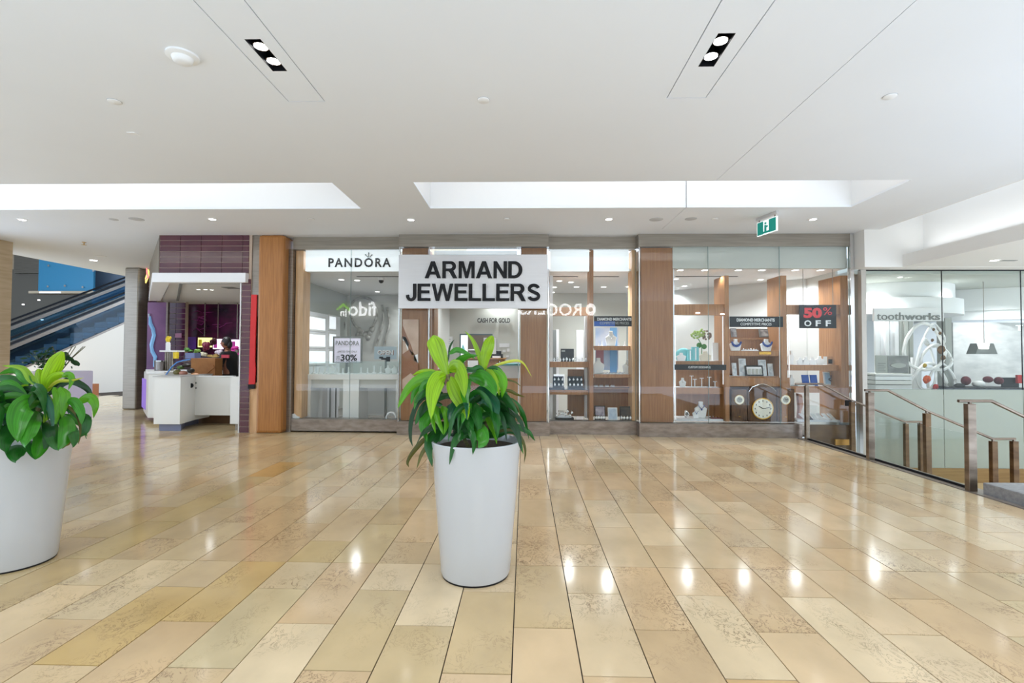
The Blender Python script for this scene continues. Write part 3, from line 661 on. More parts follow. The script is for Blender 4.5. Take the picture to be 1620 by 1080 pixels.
GL = {
 'A': (.97, [[(0, 0), (.23, 0), (.31, .22), (.66, .22), (.74, 0), (.97, 0), (.60, 1), (.37, 1)], [(.37, .39), (.60, .39), (.485, .73)]]),
 'M': (.95, [[(0, 0), (0, 1), (.30, 1), (.475, .35), (.65, 1), (.95, 1), (.95, 0), (.76, 0), (.76, .78), (.56, 0), (.39, 0), (.19, .78), (.19, 0)]]),
 'N': (.80, [[(0, 0), (0, 1), (.21, 1), (.60, .36), (.60, 1), (.80, 1), (.80, 0), (.59, 0), (.20, .64), (.20, 0)]]),
 'D': (.84, [[(0, 0), (0, 1)]+arc(.36, .5, .48, .5, 90, -90, 18), [(.21, .17), (.21, .83)]+arc(.34, .5, .28, .33, 90, -90, 14)]),
 'R': (.90, [[(0, 0), (0, 1)]+arc(.52, .71, .30, .29, 90, -62, 14)+[(.90, 0), (.64, 0), (.44, .34), (.36, .415), (.21, .415), (.21, 0)], [(.21, .575), (.21, .835)]+arc(.48, .705, .125, .13, 90, -90, 10)]),
 'J': (.61, [[(.40, 1), (.61, 1)]+arc(.305, .30, .305, .315, 0, -180, 14)+[(0, .34), (.19, .37)]+arc(.30, .28, .105, .125, 180, 360, 10)]),
 'E': (.76, [[(0, 0), (0, 1), (.74, 1), (.74, .83), (.21, .83), (.21, .61), (.70, .61), (.70, .44), (.21, .44), (.21, .17), (.76, .17), (.76, 0)]]),
 'L': (.73, [[(0, 0), (0, 1), (.21, 1), (.21, .17), (.73, .17), (.73, 0)]]),
 'W': (1.26, [[(0, 1), (.21, 1), (.345, .31), (.51, 1), (.75, 1), (.92, .31), (1.05, 1), (1.26, 1), (1.03, 0), (.82, 0), (.63, .75), (.44, 0), (.23, 0)]]),
 'S': (.78, s_glyph())}
def bigtext(s, u0, u1, v0, v1):
    Yl = 8.44; x0, x1, z0, z1 = X(u0, Yl), X(u1, Yl), Z(v1, Yl, 750), Z(v0, Yl, 750)
    gap = .075; tot = sum(GL[c][0] for c in s)+gap*(len(s)-1); pen = 0; sx = (x1-x0)/tot; sz = z1-z0
    for c in s:
        for off_, dep, yy, mm, nm in ((.035, .003, 8.4595, paper, 'letter_outline'), (0, .022, 8.456, black, 'letter')):
            cu = bpy.data.curves.new('g', 'CURVE'); cu.dimensions = '2D'; cu.fill_mode = 'BOTH'; cu.offset = off_*sz; cu.extrude = dep/2
            for poly in GL[c][1]:
                sp = cu.splines.new('POLY'); sp.points.add(len(poly)-1); sp.use_cyclic_u = True
                for i, (a, b) in enumerate(poly): sp.points[i].co = (a*sx, b*sz, 0, 1)
            ob = bpy.data.objects.new('g', cu); col.objects.link(ob)
            me = bpy.data.meshes.new_from_object(ob.evaluated_get(bpy.context.evaluated_depsgraph_get()))
            bpy.data.objects.remove(ob); bpy.data.curves.remove(cu)
            for v in me.vertices: a, b, d = v.co; v.co = (x0+pen*sx+a, yy-dep/2+d, z0+b)
            me.materials.clear(); me.materials.append(mm); o = bpy.data.objects.new(nm, me); col.objects.link(o); put(o, tz)
        pen += GL[c][0]+gap
bigtext('ARMAND', 671, 826, 413, 440); bigtext('JEWELLERS', 641.5, 855, 448.5, 476)
# glass reflection of a poster with reaching hands, painted as a panel on the left pillar
t = thing('poster', 'pale panel imitating the glass reflection of a poster with hands on the left wooden pillar', 'poster', (-2.1, 8.68, 1.5))
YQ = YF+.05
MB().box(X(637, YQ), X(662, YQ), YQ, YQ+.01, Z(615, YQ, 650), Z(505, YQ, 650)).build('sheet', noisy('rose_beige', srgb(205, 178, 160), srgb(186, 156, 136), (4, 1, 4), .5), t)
def blob(pts, m, name, Y=YQ-.004, parent=t, d=.004):
    MB().prism([(X(u, Y), Z(v, Y, u)) for u, v in pts], Y, Y+d, 'y').build(name, m, parent)
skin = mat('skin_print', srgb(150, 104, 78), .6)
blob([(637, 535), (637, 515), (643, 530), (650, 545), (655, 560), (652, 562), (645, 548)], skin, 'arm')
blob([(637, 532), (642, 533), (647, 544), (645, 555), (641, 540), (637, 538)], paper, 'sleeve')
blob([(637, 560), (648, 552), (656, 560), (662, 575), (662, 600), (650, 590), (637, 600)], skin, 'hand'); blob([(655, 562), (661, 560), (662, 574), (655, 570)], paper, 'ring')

# ------------------------------------------------------------------ shop shells
xw = at(482, 441, 9.6).x - .30
MB().box(xw-.1, xw, YB+.5, 15.6, 0, 2.965).build('wall_left', wallg, **ST)
MB().box(xw, -1.95, 15.5, 15.6, 0, 2.965).build('wall_back', wallg, **ST)
MB().box(xw-.2, 2.62, YB+.15, 15.6, 2.962, 3.0).box(2.62, 5.66, YF+.14, 15.6, 2.962, 3.0).build('ceiling', white, **ST)
MB().box(xw-.1, 4.9, YB+.0, 15.6, -.01, .02).box(4.9, 5.66, 8.8, 15.6, -.01, .02).build('floor', shopfloor, **ST)
# wall between the charm shop and the jeweller
MB().box(-2.0, -1.9, 9.3, 15.5, 0, 2.965).build('wall_right', mat('partition', srgb(206, 205, 200), .7), **ST)
YW = 12.3
MB().box(-1.9, 2.55, YW, YW+.1, 0, 2.965).build('wall_back', mat('shop_wall', srgb(205, 205, 196), .7), **ST)
MB().box(5.645, 5.69, 9.0, 13, 0, 2.965).build('wall_right', mat('shop_wall2', srgb(215, 216, 212), .7), **ST)
# slanting rear wall of the diamond window
MB().prism([(2.6, 12.6), (5.64, 9.9), (5.64, 10.0), (2.6, 12.7)], 0, 2.965, 'z').build('wall_back', bpy.data.materials['shop_wall2'], **ST)
for i, (x0, x1, yy) in enumerate(((-3.35, -2.1, 9.62), (.47, 1.05, 9.62), (1.25, 1.85, 9.62), (2.95, 4.15, 9.6))):
    MB().box(x0, x1, yy-.03, yy+.03, 2.956, 2.962).build('air_diffuser', dark, **T(('black slot air diffuser in the charm shop ceiling', 'black slot diffuser left of the slim mullion', 'black slot diffuser right of the slim mullion', 'long black slot diffuser above the diamond display')[i], 'vent'))
SH = 2.962
shop_d = [(540, 442), (565, 443), (597, 461), (610, 468), (885, 444), (903, 446), (877, 454), (912, 453.5), (874, 462), (905, 468), (955, 453.5), (994, 453), (945, 469), (955, 474), (880, 475),
          (1076, 427), (1115, 427), (1168, 427), (1205, 427), (1258, 427), (1298, 427), (1203, 442), (1083, 452), (1117, 468), (1069, 441)]
for i, (u, v) in enumerate(shop_d):
    ceil_disc(u, v+.0, .075, 'downlight', 'small round downlight in the ceiling of the shops behind the glass', 'light', None, glow=lamps, group='downlights inside the shops', z=SH)

# ------------------------------------------------------------------ charm shop interior
# lit window boxes on the receding left wall: real cabinet with six lit niches
cabx = xw+.05
cab = thing('wall_cabinet', 'white wall cabinet with two columns of lit display boxes', 'cabinet', (cabx, 11, .3))
def atx(u, v, x): d = ray(u, v); return Vector((0, 0, CH)) + d*(x/d.x)
pA, pB = atx(482, 492, cabx), atx(531, 506, cabx)
MB().box(xw, cabx, pA.y-.15, pB.y+.3, .1, pA.z+.02).build('body', paper, cab)
for (u0, u1) in ((485, 513), (520, 530)):
    for (v0, v1) in ((500, 519.5), (528, 547.5), (555.5, 575)):
        a, b = atx(u0, v0, cabx), atx(u1, v1, cabx)
        za, zb_ = a.z, atx(u0, v1, cabx).z
        fr_ = MB().box(cabx, cabx+.02, a.y-.04, b.y+.04, zb_-.04, za+.04).build('frame', counterw, cab)
        MB().box(cabx+.02, cabx+.024, a.y, b.y, zb_, za).build('lit_pane', lit, fr_)
# mural of charm bracelets in relief on the left/back wall
mur = thing('mural', 'grey mural of large looping silver bracelets on the wall', 'mural', (xw+.1, 12, 2))
SH = 2.962
sil = noisy('silver_print', srgb(188, 186, 178), srgb(128, 124, 116), (8, 8, 8), .4, .3)
YM = 12.6
MB().box(xw+.06, X(640, YM), YM, YM+.05, .6, SH-.02).build('mural_panel', noisy('mural_grey', srgb(206, 205, 198), srgb(184, 183, 176), (1.5, 1, 3), .7), mur)
def loop(pts, r, name='bracelet_loop'):
    P = [at(u, v, YM-.02) for u, v in pts]; out = []
    for i in range(len(P)-1):
        a = P[max(0, i-1)]; b = P[i]; c = P[i+1]; d = P[min(len(P)-1, i+2)]
        for k in range(5):
            t_ = k/5; out.append(.5*((2*b)+(c-a)*t_+(2*a-5*b+4*c-d)*t_*t_+(3*b-a-3*c+d)*t_**3))
    out.append(P[-1]); MB().tube(out, r, 7).build(name, sil, mur, smooth=True)
loop([(519, 458), (524, 476), (534, 490), (546, 497)], .035); loop([(524, 458), (532, 476), (544, 486), (548, 500)], .03)
loop([(552, 492), (558, 478), (570, 471), (585, 473), (594, 484), (596, 500), (588, 520), (584, 530)], .035)
loop([(554, 498), (560, 512), (568, 522), (572, 530)], .032); loop([(533, 506), (542, 508), (543, 520), (536, 530)], .045); loop([(604, 482), (606, 505), (600, 530), (594, 550)], .03); loop([(612, 486), (616, 510), (610, 535), (606, 560)], .03)
for u, v in ((568, 522), (572, 526), (578, 529), (584, 527), (588, 521), (566, 530), (582, 534)):
    c = at(u, v, YM-.03); MB().ball(c, .07, .05, .08).build('charm_bead', sil, mur, smooth=True)
# security camera
c = at(603, 443, 9.8); t = thing('security_camera', 'black dome camera on the charm shop ceiling', 'camera', (c.x, c.y, SH))
MB().lathe(c.x, c.y, [(.07, SH), (.06, SH-.05)], 16).build('base', paper, t); MB().ball((c.x, c.y, SH-.06), .05).build('dome', black, t, smooth=True)
c = at(939, 548, 9.8)
# illuminated poster
t = thing('sale_poster', 'lit sale sign reading 30% on a grey stand in the charm shop', 'sign', (X(549, 10.4), 10.4, .5))
Q(526.5, 572, 532, 574, 10.4, .06, 'frame', mid, t); Q(529, 570, 535, 573, 10.39, .01, 'screen', mat('screen_lilac', srgb(214, 210, 226), .4, emit=.25, ec=srgb(214, 210, 226)), t)
text('PANDORA', X(531, 10.38), X(568, 10.38), Z(546, 10.38, 550), Z(539, 10.38, 550), 10.389, .004, mid, 'lettering', t, bold=.01)
text('LIMITED TIME ONLY', X(534, 10.38), X(565, 10.38), Z(557.5, 10.38, 550), Z(554.5, 10.38, 550), 10.389, .003, mid, 'lettering', t)
text('30%', X(539, 10.38), X(565, 10.38), Z(570.5, 10.38, 550), Z(560.5, 10.38, 550), 10.389, .005, black, 'lettering', t, bold=.02)
text('UP TO', X(532, 10.38), X(537.5, 10.38), Z(569, 10.38, 550), Z(563, 10.38, 550), 10.389, .003, mid, 'lettering', t)
MB().box(X(547, 10.42), X(551, 10.42), 10.42, 10.46, .02, Z(574, 10.4, 550)).box(X(540, 10.42), X(558, 10.42), 10.35, 10.55, .02, .05).build('stand', mid, t)
t = thing('open_sign', 'pale blue OPEN sign with black key emblem in the charm shop', 'sign', (X(610, 9.9), 9.9, 1.1))
Q(592, 627, 548, 568, 9.9, .03, 'panel', mat('pale_blue', srgb(190, 205, 214), .5), t)
text('OPEN', X(597, 9.88), X(622, 9.88), Z(561, 9.88, 610), Z(553.5, 9.88, 610), 9.89, .008, paper, 'lettering', t, bold=.04)
text('OPEN', X(597.6, 9.88), X(622.6, 9.88), Z(561.4, 9.88, 610), Z(553.9, 9.88, 610), 9.897, .003, mat('rust', srgb(150, 80, 50), .6), 'letter_edge', t, bold=.05)
Q(603, 614, 566, 569, 9.88, .01, 'emblem', black, t); Q(600, 606, 564, 567, 9.88, .01, 'emblem', black, t); Q(611, 617, 564, 571, 9.88, .01, 'emblem', black, t)
MB().box(X(609, 9.92), X(612, 9.92), 9.92, 9.95, .02, Z(566, 9.9, 610)).build('stand', mid, t)
# display tables with glass cases
def table(u0, u1, Y, d, vt, lab):
    x0, x1 = X(u0, Y, vt), X(u1, Y, vt); zt_ = Z(vt, Y, (u0+u1)/2)
    t = thing('display_table', lab, 'table', ((x0+x1)/2, Y, 0))
    MB().box(x0, x1, Y, Y+d, zt_-.10, zt_).build('top', counterw, t, bevel=.004)
    MB().box(x0, x0+.14, Y+.01, Y+d, .02, zt_-.10).build('leg', counterw, t); MB().box(x1-.16, x1, Y+.01, Y+d, .02, zt_-.10).build('leg', counterw, t)
    MB().box(x0+.14, x1-.16, Y+.05, Y+.1, zt_-.26, zt_-.10).build('apron', mat('apron', srgb(190, 188, 180), .5), t)
    c = thing('glass_showcase', 'glass showcase on top of the '+lab, 'showcase', ((x0+x1)/2, Y, zt_))
    MB().box(x0+.02, x1-.02, Y+.02, Y+.028, zt_, zt_+.24).box(x0+.02, x1-.02, Y+d-.03, Y+d-.022, zt_, zt_+.24).build('pane', gcase, c)
    MB().box(x0+.02, x0+.028, Y+.02, Y+d-.02, zt_, zt_+.24).box(x1-.028, x1-.02, Y+.02, Y+d-.02, zt_, zt_+.24).build('pane', gcase, c)
    MB().box(x0+.02, x1-.02, Y+.02, Y+d-.02, zt_+.24, zt_+.248).build('lid', gcase, c)
    return x0, x1, zt_
ta = table(480, 556, 9.15, .55, 592, 'left white display table with open centre')
tb = table(556, 640, 9.15, .55, 592, 'right white display table near the wooden pillar')
# white drawer units seen below
MB().box(X(503, 9.9), X(519, 9.9), 9.9, 10.5, .02, .75).build('drawer_unit', paper, **T('white drawer unit under the left display table', 'cabinet'))
MB().box(X(580, 10.0), X(640, 10.0), 10.0, 10.4, .16, .80).build('drawer_unit', counterw, **T('wide cream cabinet behind the right display table', 'cabinet'))
t = thing('stool', 'grey metal stool frame under the left display table', 'stool', (X(538, 9.7), 9.7, 0))
for u in (523, 552):
    for dy in (0, .3): MB().box(X(u, 9.7)-.012, X(u, 9.7)+.012, 9.7+dy, 9.724+dy, .02, .80).build('leg', mid, t)
MB().box(X(523, 9.7), X(552, 9.7), 9.68, 10.04, .78, .86).build('seat', mid, t)

# jewellery makers (shared builders)
def bust(x, y, z, h, lab, group, m=velvet, necklace=None, w=1.0):
    t = thing('necklace_bust', lab, 'jewellery bust', (x, y, z), group)
    pr = [(-.36, 0), (.36, 0), (.44, .35), (.5, .58), (.22, .72), (.15, .82), (.17, 1), (-.17, 1), (-.15, .82), (-.22, .72), (-.5, .58), (-.44, .35)]
    MB().prism([(x+a*h*.75*w, z+b*h) for a, b in pr], y, y+h*.22, 'y').build('form', m, t, bevel=h*.05)
    if necklace:
        MB().tube([(x+.17*h*math.sin(a)*w, y-.008-.02*h, z+h*(.86-.30*(1-abs(a)/1.6)**.7)) for a in [-1.5+3*i/10 for i in range(11)]], h*.018, 6).ball((x, y-.015-.02*h, z+h*.52), h*.05, h*.03, h*.06, 8, 6).build('necklace', necklace, t, smooth=True)
    return t
def stand_w(x, y, z, h, lab, group, face=None, strap=None):
    """watch on a C-shaped stand"""
    t = thing('watch', lab, 'watch', (x, y, z), group)
    MB().tube([(x, y+h*.25*math.cos(a), z+h*.5+h*.42*math.sin(a)) for a in [-1.2+5.0*i/12 for i in range(13)]], h*.13, 6).build('strap', strap or chrome, t, smooth=True)
    MB().disc_y(x, y-h*.34, z+h*.55, h*.27, h*.07, 16).build('case', chrome, t); MB().disc_y(x, y-h*.35, z+h*.55, h*.2, h*.02, 14).build('dial', face or paper, t)
    return t
def card(u0, u1, v0, v1, Y, m, lab, cat='card', name='display_card', edge=None):
    x0, x1 = X(u0, Y, v0), X(u1, Y, v0); um = (u0+u1)/2; z0, z1 = Z(v1, Y, um), Z(v0, Y, um)
    t = thing(name, lab, cat, ((x0+x1)/2, Y, z0))
    MB().prism([(Y, z0), (Y+.015, z0), (Y+.055, z1), (Y+.04, z1)], x0, x1, 'x').build('board', edge or mid, t)
    k = .08*(x1-x0); MB().prism([(Y-.003, z0+k), (Y, z0+k), (Y+.036, z1-k), (Y+.033, z1-k)], x0+k, x1-k, 'x').build('face', m, t)
    return t
def ring_stand(x, y, z, h, lab, group, m=velvet):
    MB().lathe(x, y, [(h*.3, z), (h*.3, z+h*.1), (h*.12, z+h*.25), (h*.09, z+h)], 10).build('ring_stand', m, smooth=True, **T(lab, 'jewellery stand', group))
def tray(x, y, z, w_, d, m, lab, n=5, item=None, group=None):
    t = thing('jewellery_tray', lab, 'tray', (x, y, z), group)
    MB().box(x-w_/2, x+w_/2, y-d/2, y+d/2, z, z+.02).build('base', m, t, bevel=.003)
    for i in range(n): MB().ball((x-w_/2+w_*(i+.5)/n, y, z+.03), w_/n*.3, d*.3, .014, 8, 6).build('piece', item or chrome, t, smooth=True)
gold = mat('gold', srgb(200, 150, 60), .25, .9); blue = mat('royal_blue', srgb(20, 80, 170), .5); navy = mat('navy', srgb(18, 36, 62), .6); aqua = mat('aqua', srgb(120, 190, 195), .5); gem = mat('blue_gem', srgb(20, 60, 140), .1)
rr = random.Random(3)
for (x0, x1, zt_), nm in ((ta, 'left'), (tb, 'right')):
    for i in range(7):
        x = x0+.12+(x1-x0-.24)*i/6
        k = rr.choice([0, 1, 2, 1])
        if k == 0: bust(x, 9.35, zt_, .16+rr.random()*.03, 'small white velvet bust in the %s glass showcase' % nm, 'busts in the %s showcase' % nm)
        elif k == 1: ring_stand(x, 9.33, zt_, .10+rr.random()*.07, 'white cone stand in the %s glass showcase' % nm, 'cone stands in the %s showcase' % nm)
        else: tray(x, 9.35, zt_, .12, .12, paper, 'flat white tray in the %s glass showcase' % nm, 3, group='trays in the %s showcase' % nm)
t = thing('wall_shoe_decal', 'silver ring ornament at the bottom corner of the charm shop glass', 'ornament', (X(619, 8.95), 8.95, .24))
c = at(619, 662, 8.95); MB().tube([(c.x+.09*math.cos(a), 8.95, .24+.11*math.sin(a)) for a in [PI*i/10 for i in range(11)]], .018, 8).build('hoop', paper, t, smooth=True)
t2 = MB().prism([(X(u, 8.86), Z(v, 8.86, u)) for u, v in ((463, 661), (463, 655), (466, 654), (470, 658), (475, 660), (474, 662))], 8.87, 8.95, 'y').build('white_ornament', paper, **T('small white high heel ornament at the far left corner of the glass', 'ornament'))

# ------------------------------------------------------------------ jeweller interior, centre
YK = YW-.02
text('CASH FOR GOLD', X(755, YK), X(807, YK), Z(510.5, YK, 780), Z(503, YK, 780), YK, .02, mat('bronze_letters', srgb(52, 46, 38), .4), 'wall_lettering', bold=.03, **T('dark capital lettering on the grey rear wall of the jeweller', 'lettering'))
t = thing('office_opening', 'brown framed office opening with a bright strip in the rear wall', 'opening', (X(752, YK), YK, 0))
Q(727, 779, 528, 590, YK-.01, .03, 'frame', mat('steel_blue', srgb(80, 100, 110), .5), t); Q(729, 777, 530, 590, YK-.02, .02, 'room', noisy('brown_room', srgb(128, 112, 96), srgb(108, 92, 78), (3, 3, 3), .7), t)
Q(729, 740, 530, 572, YK-.03, .01, 'bright_strip', lit, t)
for u0, u1, v0, v1, lb in ((765, 785, 534, 562, 'white notice sheet at the right of the office opening'), (703, 716, 532, 556, 'white notice sheet on the wall left of the office opening')):
    t = thing('notice', lb, 'poster', (X(u0, YK), YK-.05, 1.4)); Q(u0, u1, v0, v1, YK-.06, .01, 'sheet', paper, t)
    for i in range(3): Q(u0+3, u1-3, v0+4+i*3, v0+5+i*3, YK-.063, .003, 'text_line', mgrey, t)
t = thing('wall_decal', 'pale reversed window lettering decal right of the notice', 'decal', (X(797, YK), YK, 1.4))
for i, (a, b, c_, d_) in enumerate(((790, 806, 543, 549), (795, 800, 553, 557), (802, 806, 551, 556), (801, 805, 562, 565))): Q(a, b, c_, d_, YK-.03, .005, 'letter_block', paper, t)
# service counter
t = thing('service_counter', 'wooden service counter with shelves in front of the office', 'counter', (X(765, 11), 11, 0))
MB().box(X(736, 11), X(798, 11), 11, 11.6, .02, Z(568, 11, 760)).build('body', oak2, t); MB().box(X(734, 11), X(800, 11), 10.97, 11.62, Z(568, 11, 760), Z(566, 11, 760)).build('worktop', oak, t)
for u in (740, 760, 790): Q(u, u+1.2, 571, 577, 10.97, .02, 'handle', chrome, t)
Q(740, 756, 570, 590, 10.98, .02, 'open_shelf', white, t)
t = thing('till', 'black till with screen on the wooden service counter', 'till', (X(790, 11), 11.2, 1.2)); Q(775, 795, 560, 567, 11.15, .3, 'base', black, t); Q(785, 793, 555, 561, 11.2, .05, 'screen', black, t); Q(779, 792, 563, 566.5, 11.1, .05, 'keys', paper, t)
t = thing('monitor', 'white framed monitor on the service counter left side', 'monitor', (X(749, 11.1), 11.1, 1.2)); Q(742, 756, 553, 563, 11.1, .04, 'screen', mid, t); Q(741, 757, 552, 554, 11.08, .06, 'frame', paper, t); Q(748, 750, 563, 567, 11.1, .04, 'foot', paper, t)
MB().prism([(X(729, 11.2), Z(558, 11.2, 732)), (X(737, 11.2), Z(558, 11.2, 732)), (X(732, 11.2), Z(545, 11.2, 732))], 11.2, 11.3, 'y').build('blue_bag', aqua, **T('small blue gift bag before the bright strip', 'bag'))
t = thing('glass_counter', 'low white counter with bright glass top at the right of the entrance', 'counter', (X(805, 9.9), 9.9, 0))
MB().box(X(786, 9.9), X(822, 9.9), 9.9, 10.4, .02, Z(598, 9.9, 800)).build('body', lightoak, t); MB().box(X(786, 9.9), X(822, 9.9), 9.89, 10.4, Z(598, 9.9, 800), Z(578, 9.9, 800)).build('case', paper, t); MB().box(X(785, 9.9), X(823, 9.9), 9.85, 10.4, Z(578, 9.9, 800), Z(575, 9.9, 800)).build('top', aqua, t)
for u in (676.5, ): MB().box(X(683, 9.2), X(687, 9.2), 9.2, 9.6, .02, 2.9).build('wooden_pillar', oak, **T('thin oak upright just right of the left chrome edge', 'pillar'))
MB().box(X(688, 10.2), X(735, 10.2), 10.2, 10.8, .02, Z(585, 10.2, 710)).build('rear_counter', oak2, **T('wood counter block behind the left side of the central plant', 'counter'))

# ------------------------------------------------------------------ shelves helper for the windows
def shelf(u0, u1, v, Y, d, lab, v2=None, top=paper, front=oak, back_u=None):
    x0, x1 = X(u0, Y, v), X(u1, Y, v); z1 = Z(v, Y, (u0+u1)/2); z0 = Z(v2, Y, (u0+u1)/2) if v2 else z1-.03
    t = thing('shelf', lab, 'shelf', ((x0+x1)/2, Y, z0))
    MB().box(x0, x1, Y, Y+.03, z0, z1).build('front_edge', front, t); MB().box(x0, x1, Y+.03, Y+d, z1-.04, z1-.002).build('board', top, t)
    return z1
# watch window (narrow)
YN = 9.02
z1 = shelf(870, 931, 572, YN, .4, 'upper shelf in the left half of the watch window', 581)
z2 = shelf(870, 931, 617, YN, .4, 'lower shelf in the left half of the watch window', 624)
z3 = shelf(940, 1004, 547, YN, .4, 'top shelf in the right half of the watch window', 554)
z4 = shelf(940, 1004, 592, YN, .4, 'middle shelf in the right half of the watch window', 597)
z5 = shelf(940, 1004, 612, YN+.1, .3, 'thin dark lower shelf in the right half of the watch window', 613.5, oak, walnut)
# rear panels
MB().box(X(898, 9.45), X(1004, 9.45), 9.45, 9.48, .24, Z(597, 9.45, 950)).build('back_panel', oak2, **T('wooden rear panel at the bottom of the watch window', 'panel'))
MB().box(X(898, 9.46), X(932, 9.46), 9.42, 9.45, Z(617, 9.45, 915), Z(584, 9.45, 915)).build('back_panel', oak2, **T('wooden rear panel between the two shelves of the watch window', 'panel'))
MB().box(X(869, 9.2), X(874, 9.2), 9.1, 9.4, .24, 2.9).build('white_upright', paper, **T('white upright at the left edge of the watch window', 'upright'))
MB().box(X(925, 9.3), X(931, 9.3), 9.2, 9.4, .24, Z(500, 9.3, 925)).build('white_upright', paper, **T('white upright left of the slim mullion', 'upright'))
Q(872, 932, 486, 499, 9.6, .2, 'wooden_beam', oak2, None, **T('wooden beam behind the reversed reflected lettering', 'beam'))
Q(912, 923, 522, 700, 10.4, .05, 'white_door_frame', paper, None, **T('white upright frame behind the upper watch shelf', 'frame')); Q(872, 880, 522, 700, 10.4, .04, 'dark_door', mid, None, **T('grey door panel with white frame at the left of the watch window', 'door')); Q(880, 884, 521, 700, 10.39, .04, 'white_door_frame', paper, None, **T('white frame strip beside the grey door panel', 'frame'))
t = thing('logo_board', 'black board with small lettering standing on the upper watch shelf', 'sign', (X(897, 9.2), 9.2, z1))
Q(887, 908, 551.5, 572, 9.2, .03, 'board', noisy('navy_black', srgb(20, 24, 34), srgb(10, 12, 18), (3, 3, 3), .3), t); Q(888.5, 894, 554, 556, 9.19, .01, 'lettering', mgrey, t)
for i in range(12):
    u = 872+i*4.9; stand_w(X(u, 9.12), 9.12, z1, .06+.012*(i % 3), 'small silver watch on the upper shelf of the watch window', 'watches on the upper shelf', strap=(chrome if i % 3 else paper))
for a, lb in ((881, 'left'), (911, 'right')):
    x = X(a, 9.15); t = thing('watch_box', 'dark blue tray of watches, %s of two on the lower shelf' % lb, 'watch box', (x, 9.15, z2))
    MB().prism([(9.08, z2), (9.3, z2), (9.34, z2+.24), (9.30, z2+.24), (9.26, z2+.05), (9.08, z2+.04)], x-.14, x+.14, 'x').build('tray', noisy('dark_teal', srgb(22, 50, 70), srgb(12, 28, 42), (9, 9, 9), .5), t)
    for i in range(8):
        c = Vector((x-.11+.073*(i % 4), 9.12+.10*(i//4), z2+.09+.09*(i//4)))
        stand_w(c.x, c.y, c.z-.03, .065, 'silver watch in the %s dark blue tray, %s row' % (lb, 'upper' if i > 3 else 'lower'), 'watches in the blue trays')
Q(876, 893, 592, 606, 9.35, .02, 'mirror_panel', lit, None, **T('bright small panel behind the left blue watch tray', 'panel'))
x = X(893, 9.0); t = thing('watch_tray', 'black and white stepped tray of watches on the window floor', 'watch box', (x, 9.0, .24))
MB().box(x-.17, x+.17, 8.94, 9.12, .24, .27).build('base', black, t); MB().box(x-.15, x+.13, 9.0, 9.12, .27, .31).build('step', paper, t)
for i in range(8): stand_w(x-.14+.04*i, 8.99+.05*(i % 2), .27+.03*(i % 2)+.02*(i % 3), .08, 'silver watch on the black and white tray at the window bottom', 'watches on the bottom tray')
t = thing('diamond_sign', 'black and blue hanging sign in the right half of the watch window', 'sign', (X(972, 8.9), 8.9, 2))
Q(940, 1002, 500, 516, 8.92, .02, 'panel', black, t); Q(940, 973, 508, 516, 8.915, .006, 'blue_field', blue, t)
text('DIAMOND MERCHANTS', X(945, 8.91), X(999, 8.91), Z(507, 8.91, 972), Z(502.5, 8.91, 972), 8.915, .003, paper, 'lettering', t, bold=.02); text('COMPETITIVE PRICES', X(949, 8.91), X(995, 8.91), Z(513, 8.91, 972), Z(509, 8.91, 972), 8.912, .003, mgrey, 'lettering', t)
t = thing('blue_poster', 'light blue poster with white dress behind the shelves', 'poster', (X(958, 9.44), 9.44, 1))
Q(942, 978, 518, 585, 9.42, .02, 'sheet', noisy('blue_photo', srgb(150, 178, 214), srgb(200, 206, 220), (3, 1, 3), .5), t); Q(965, 976, 518, 590, 9.41, .01, 'blue_band', mat('sky_blue', srgb(110, 165, 215), .5), t)
Q(943, 955, 552, 576, 9.41, .008, 'print_patch', mat('rose_print', srgb(170, 110, 120), .6), t)
bust(X(967, 9.15), 9.15, z3, .28, 'tall white velvet bust on the top shelf under the black and blue sign', None, necklace=chrome)
for i, u in enumerate((947, 952, 979, 988)): ring_stand(X(u, 9.12), 9.12, z3, .06+.03*(i % 2), 'short white stand on the top shelf beside the tall bust', 'short stands on the top shelf')
bust(X(947, 9.2), 9.2, z4, .30, 'white bust at the left of the middle shelf in the watch window', None); bust(X(994, 9.2), 9.2, z4, .27, 'white bust at the right of the middle shelf in the watch window', None, necklace=chrome)
for i in range(7): tray(X(955+i*5.2, 9.15), 9.15, z4, .05, .10, paper, 'small white pad with silver rings on the middle shelf', 2, chrome, 'ring pads on the middle shelf')
for i, u in enumerate((943, 951, 960, 969)): tray(X(u, 9.2), 9.2, z5, .07, .08, paper, 'small clear box of jewellery on the thin dark shelf', 3, chrome, 'boxes on the thin dark shelf')
c1 = card(941, 958, 642, 664, 9.0, noisy('photo_card', srgb(200, 190, 200), srgb(120, 110, 125), (8, 8, 8), .5), 'black framed photo card at the bottom left of the watch window', edge=black)
card(962, 977, 645, 664, 9.0, noisy('pale_blue_card', srgb(205, 218, 230), srgb(170, 186, 205), (9, 9, 9), .5), 'pale blue card between two black cards', edge=paper)
card(981, 1003, 643, 664, 9.0, noisy('dark_card', srgb(30, 28, 30), srgb(70, 60, 50), (8, 8, 8), .5), 'black card with golden arc at the bottom right of the watch window', edge=black)
for i in range(9):
    u = (943, 947, 951, 955, 983, 987, 992, 997, 1001)[i]; stand_w(X(u, 8.95), 8.95, .24, .085, 'silver watch standing before the cards at the window bottom', 'watches before the cards')

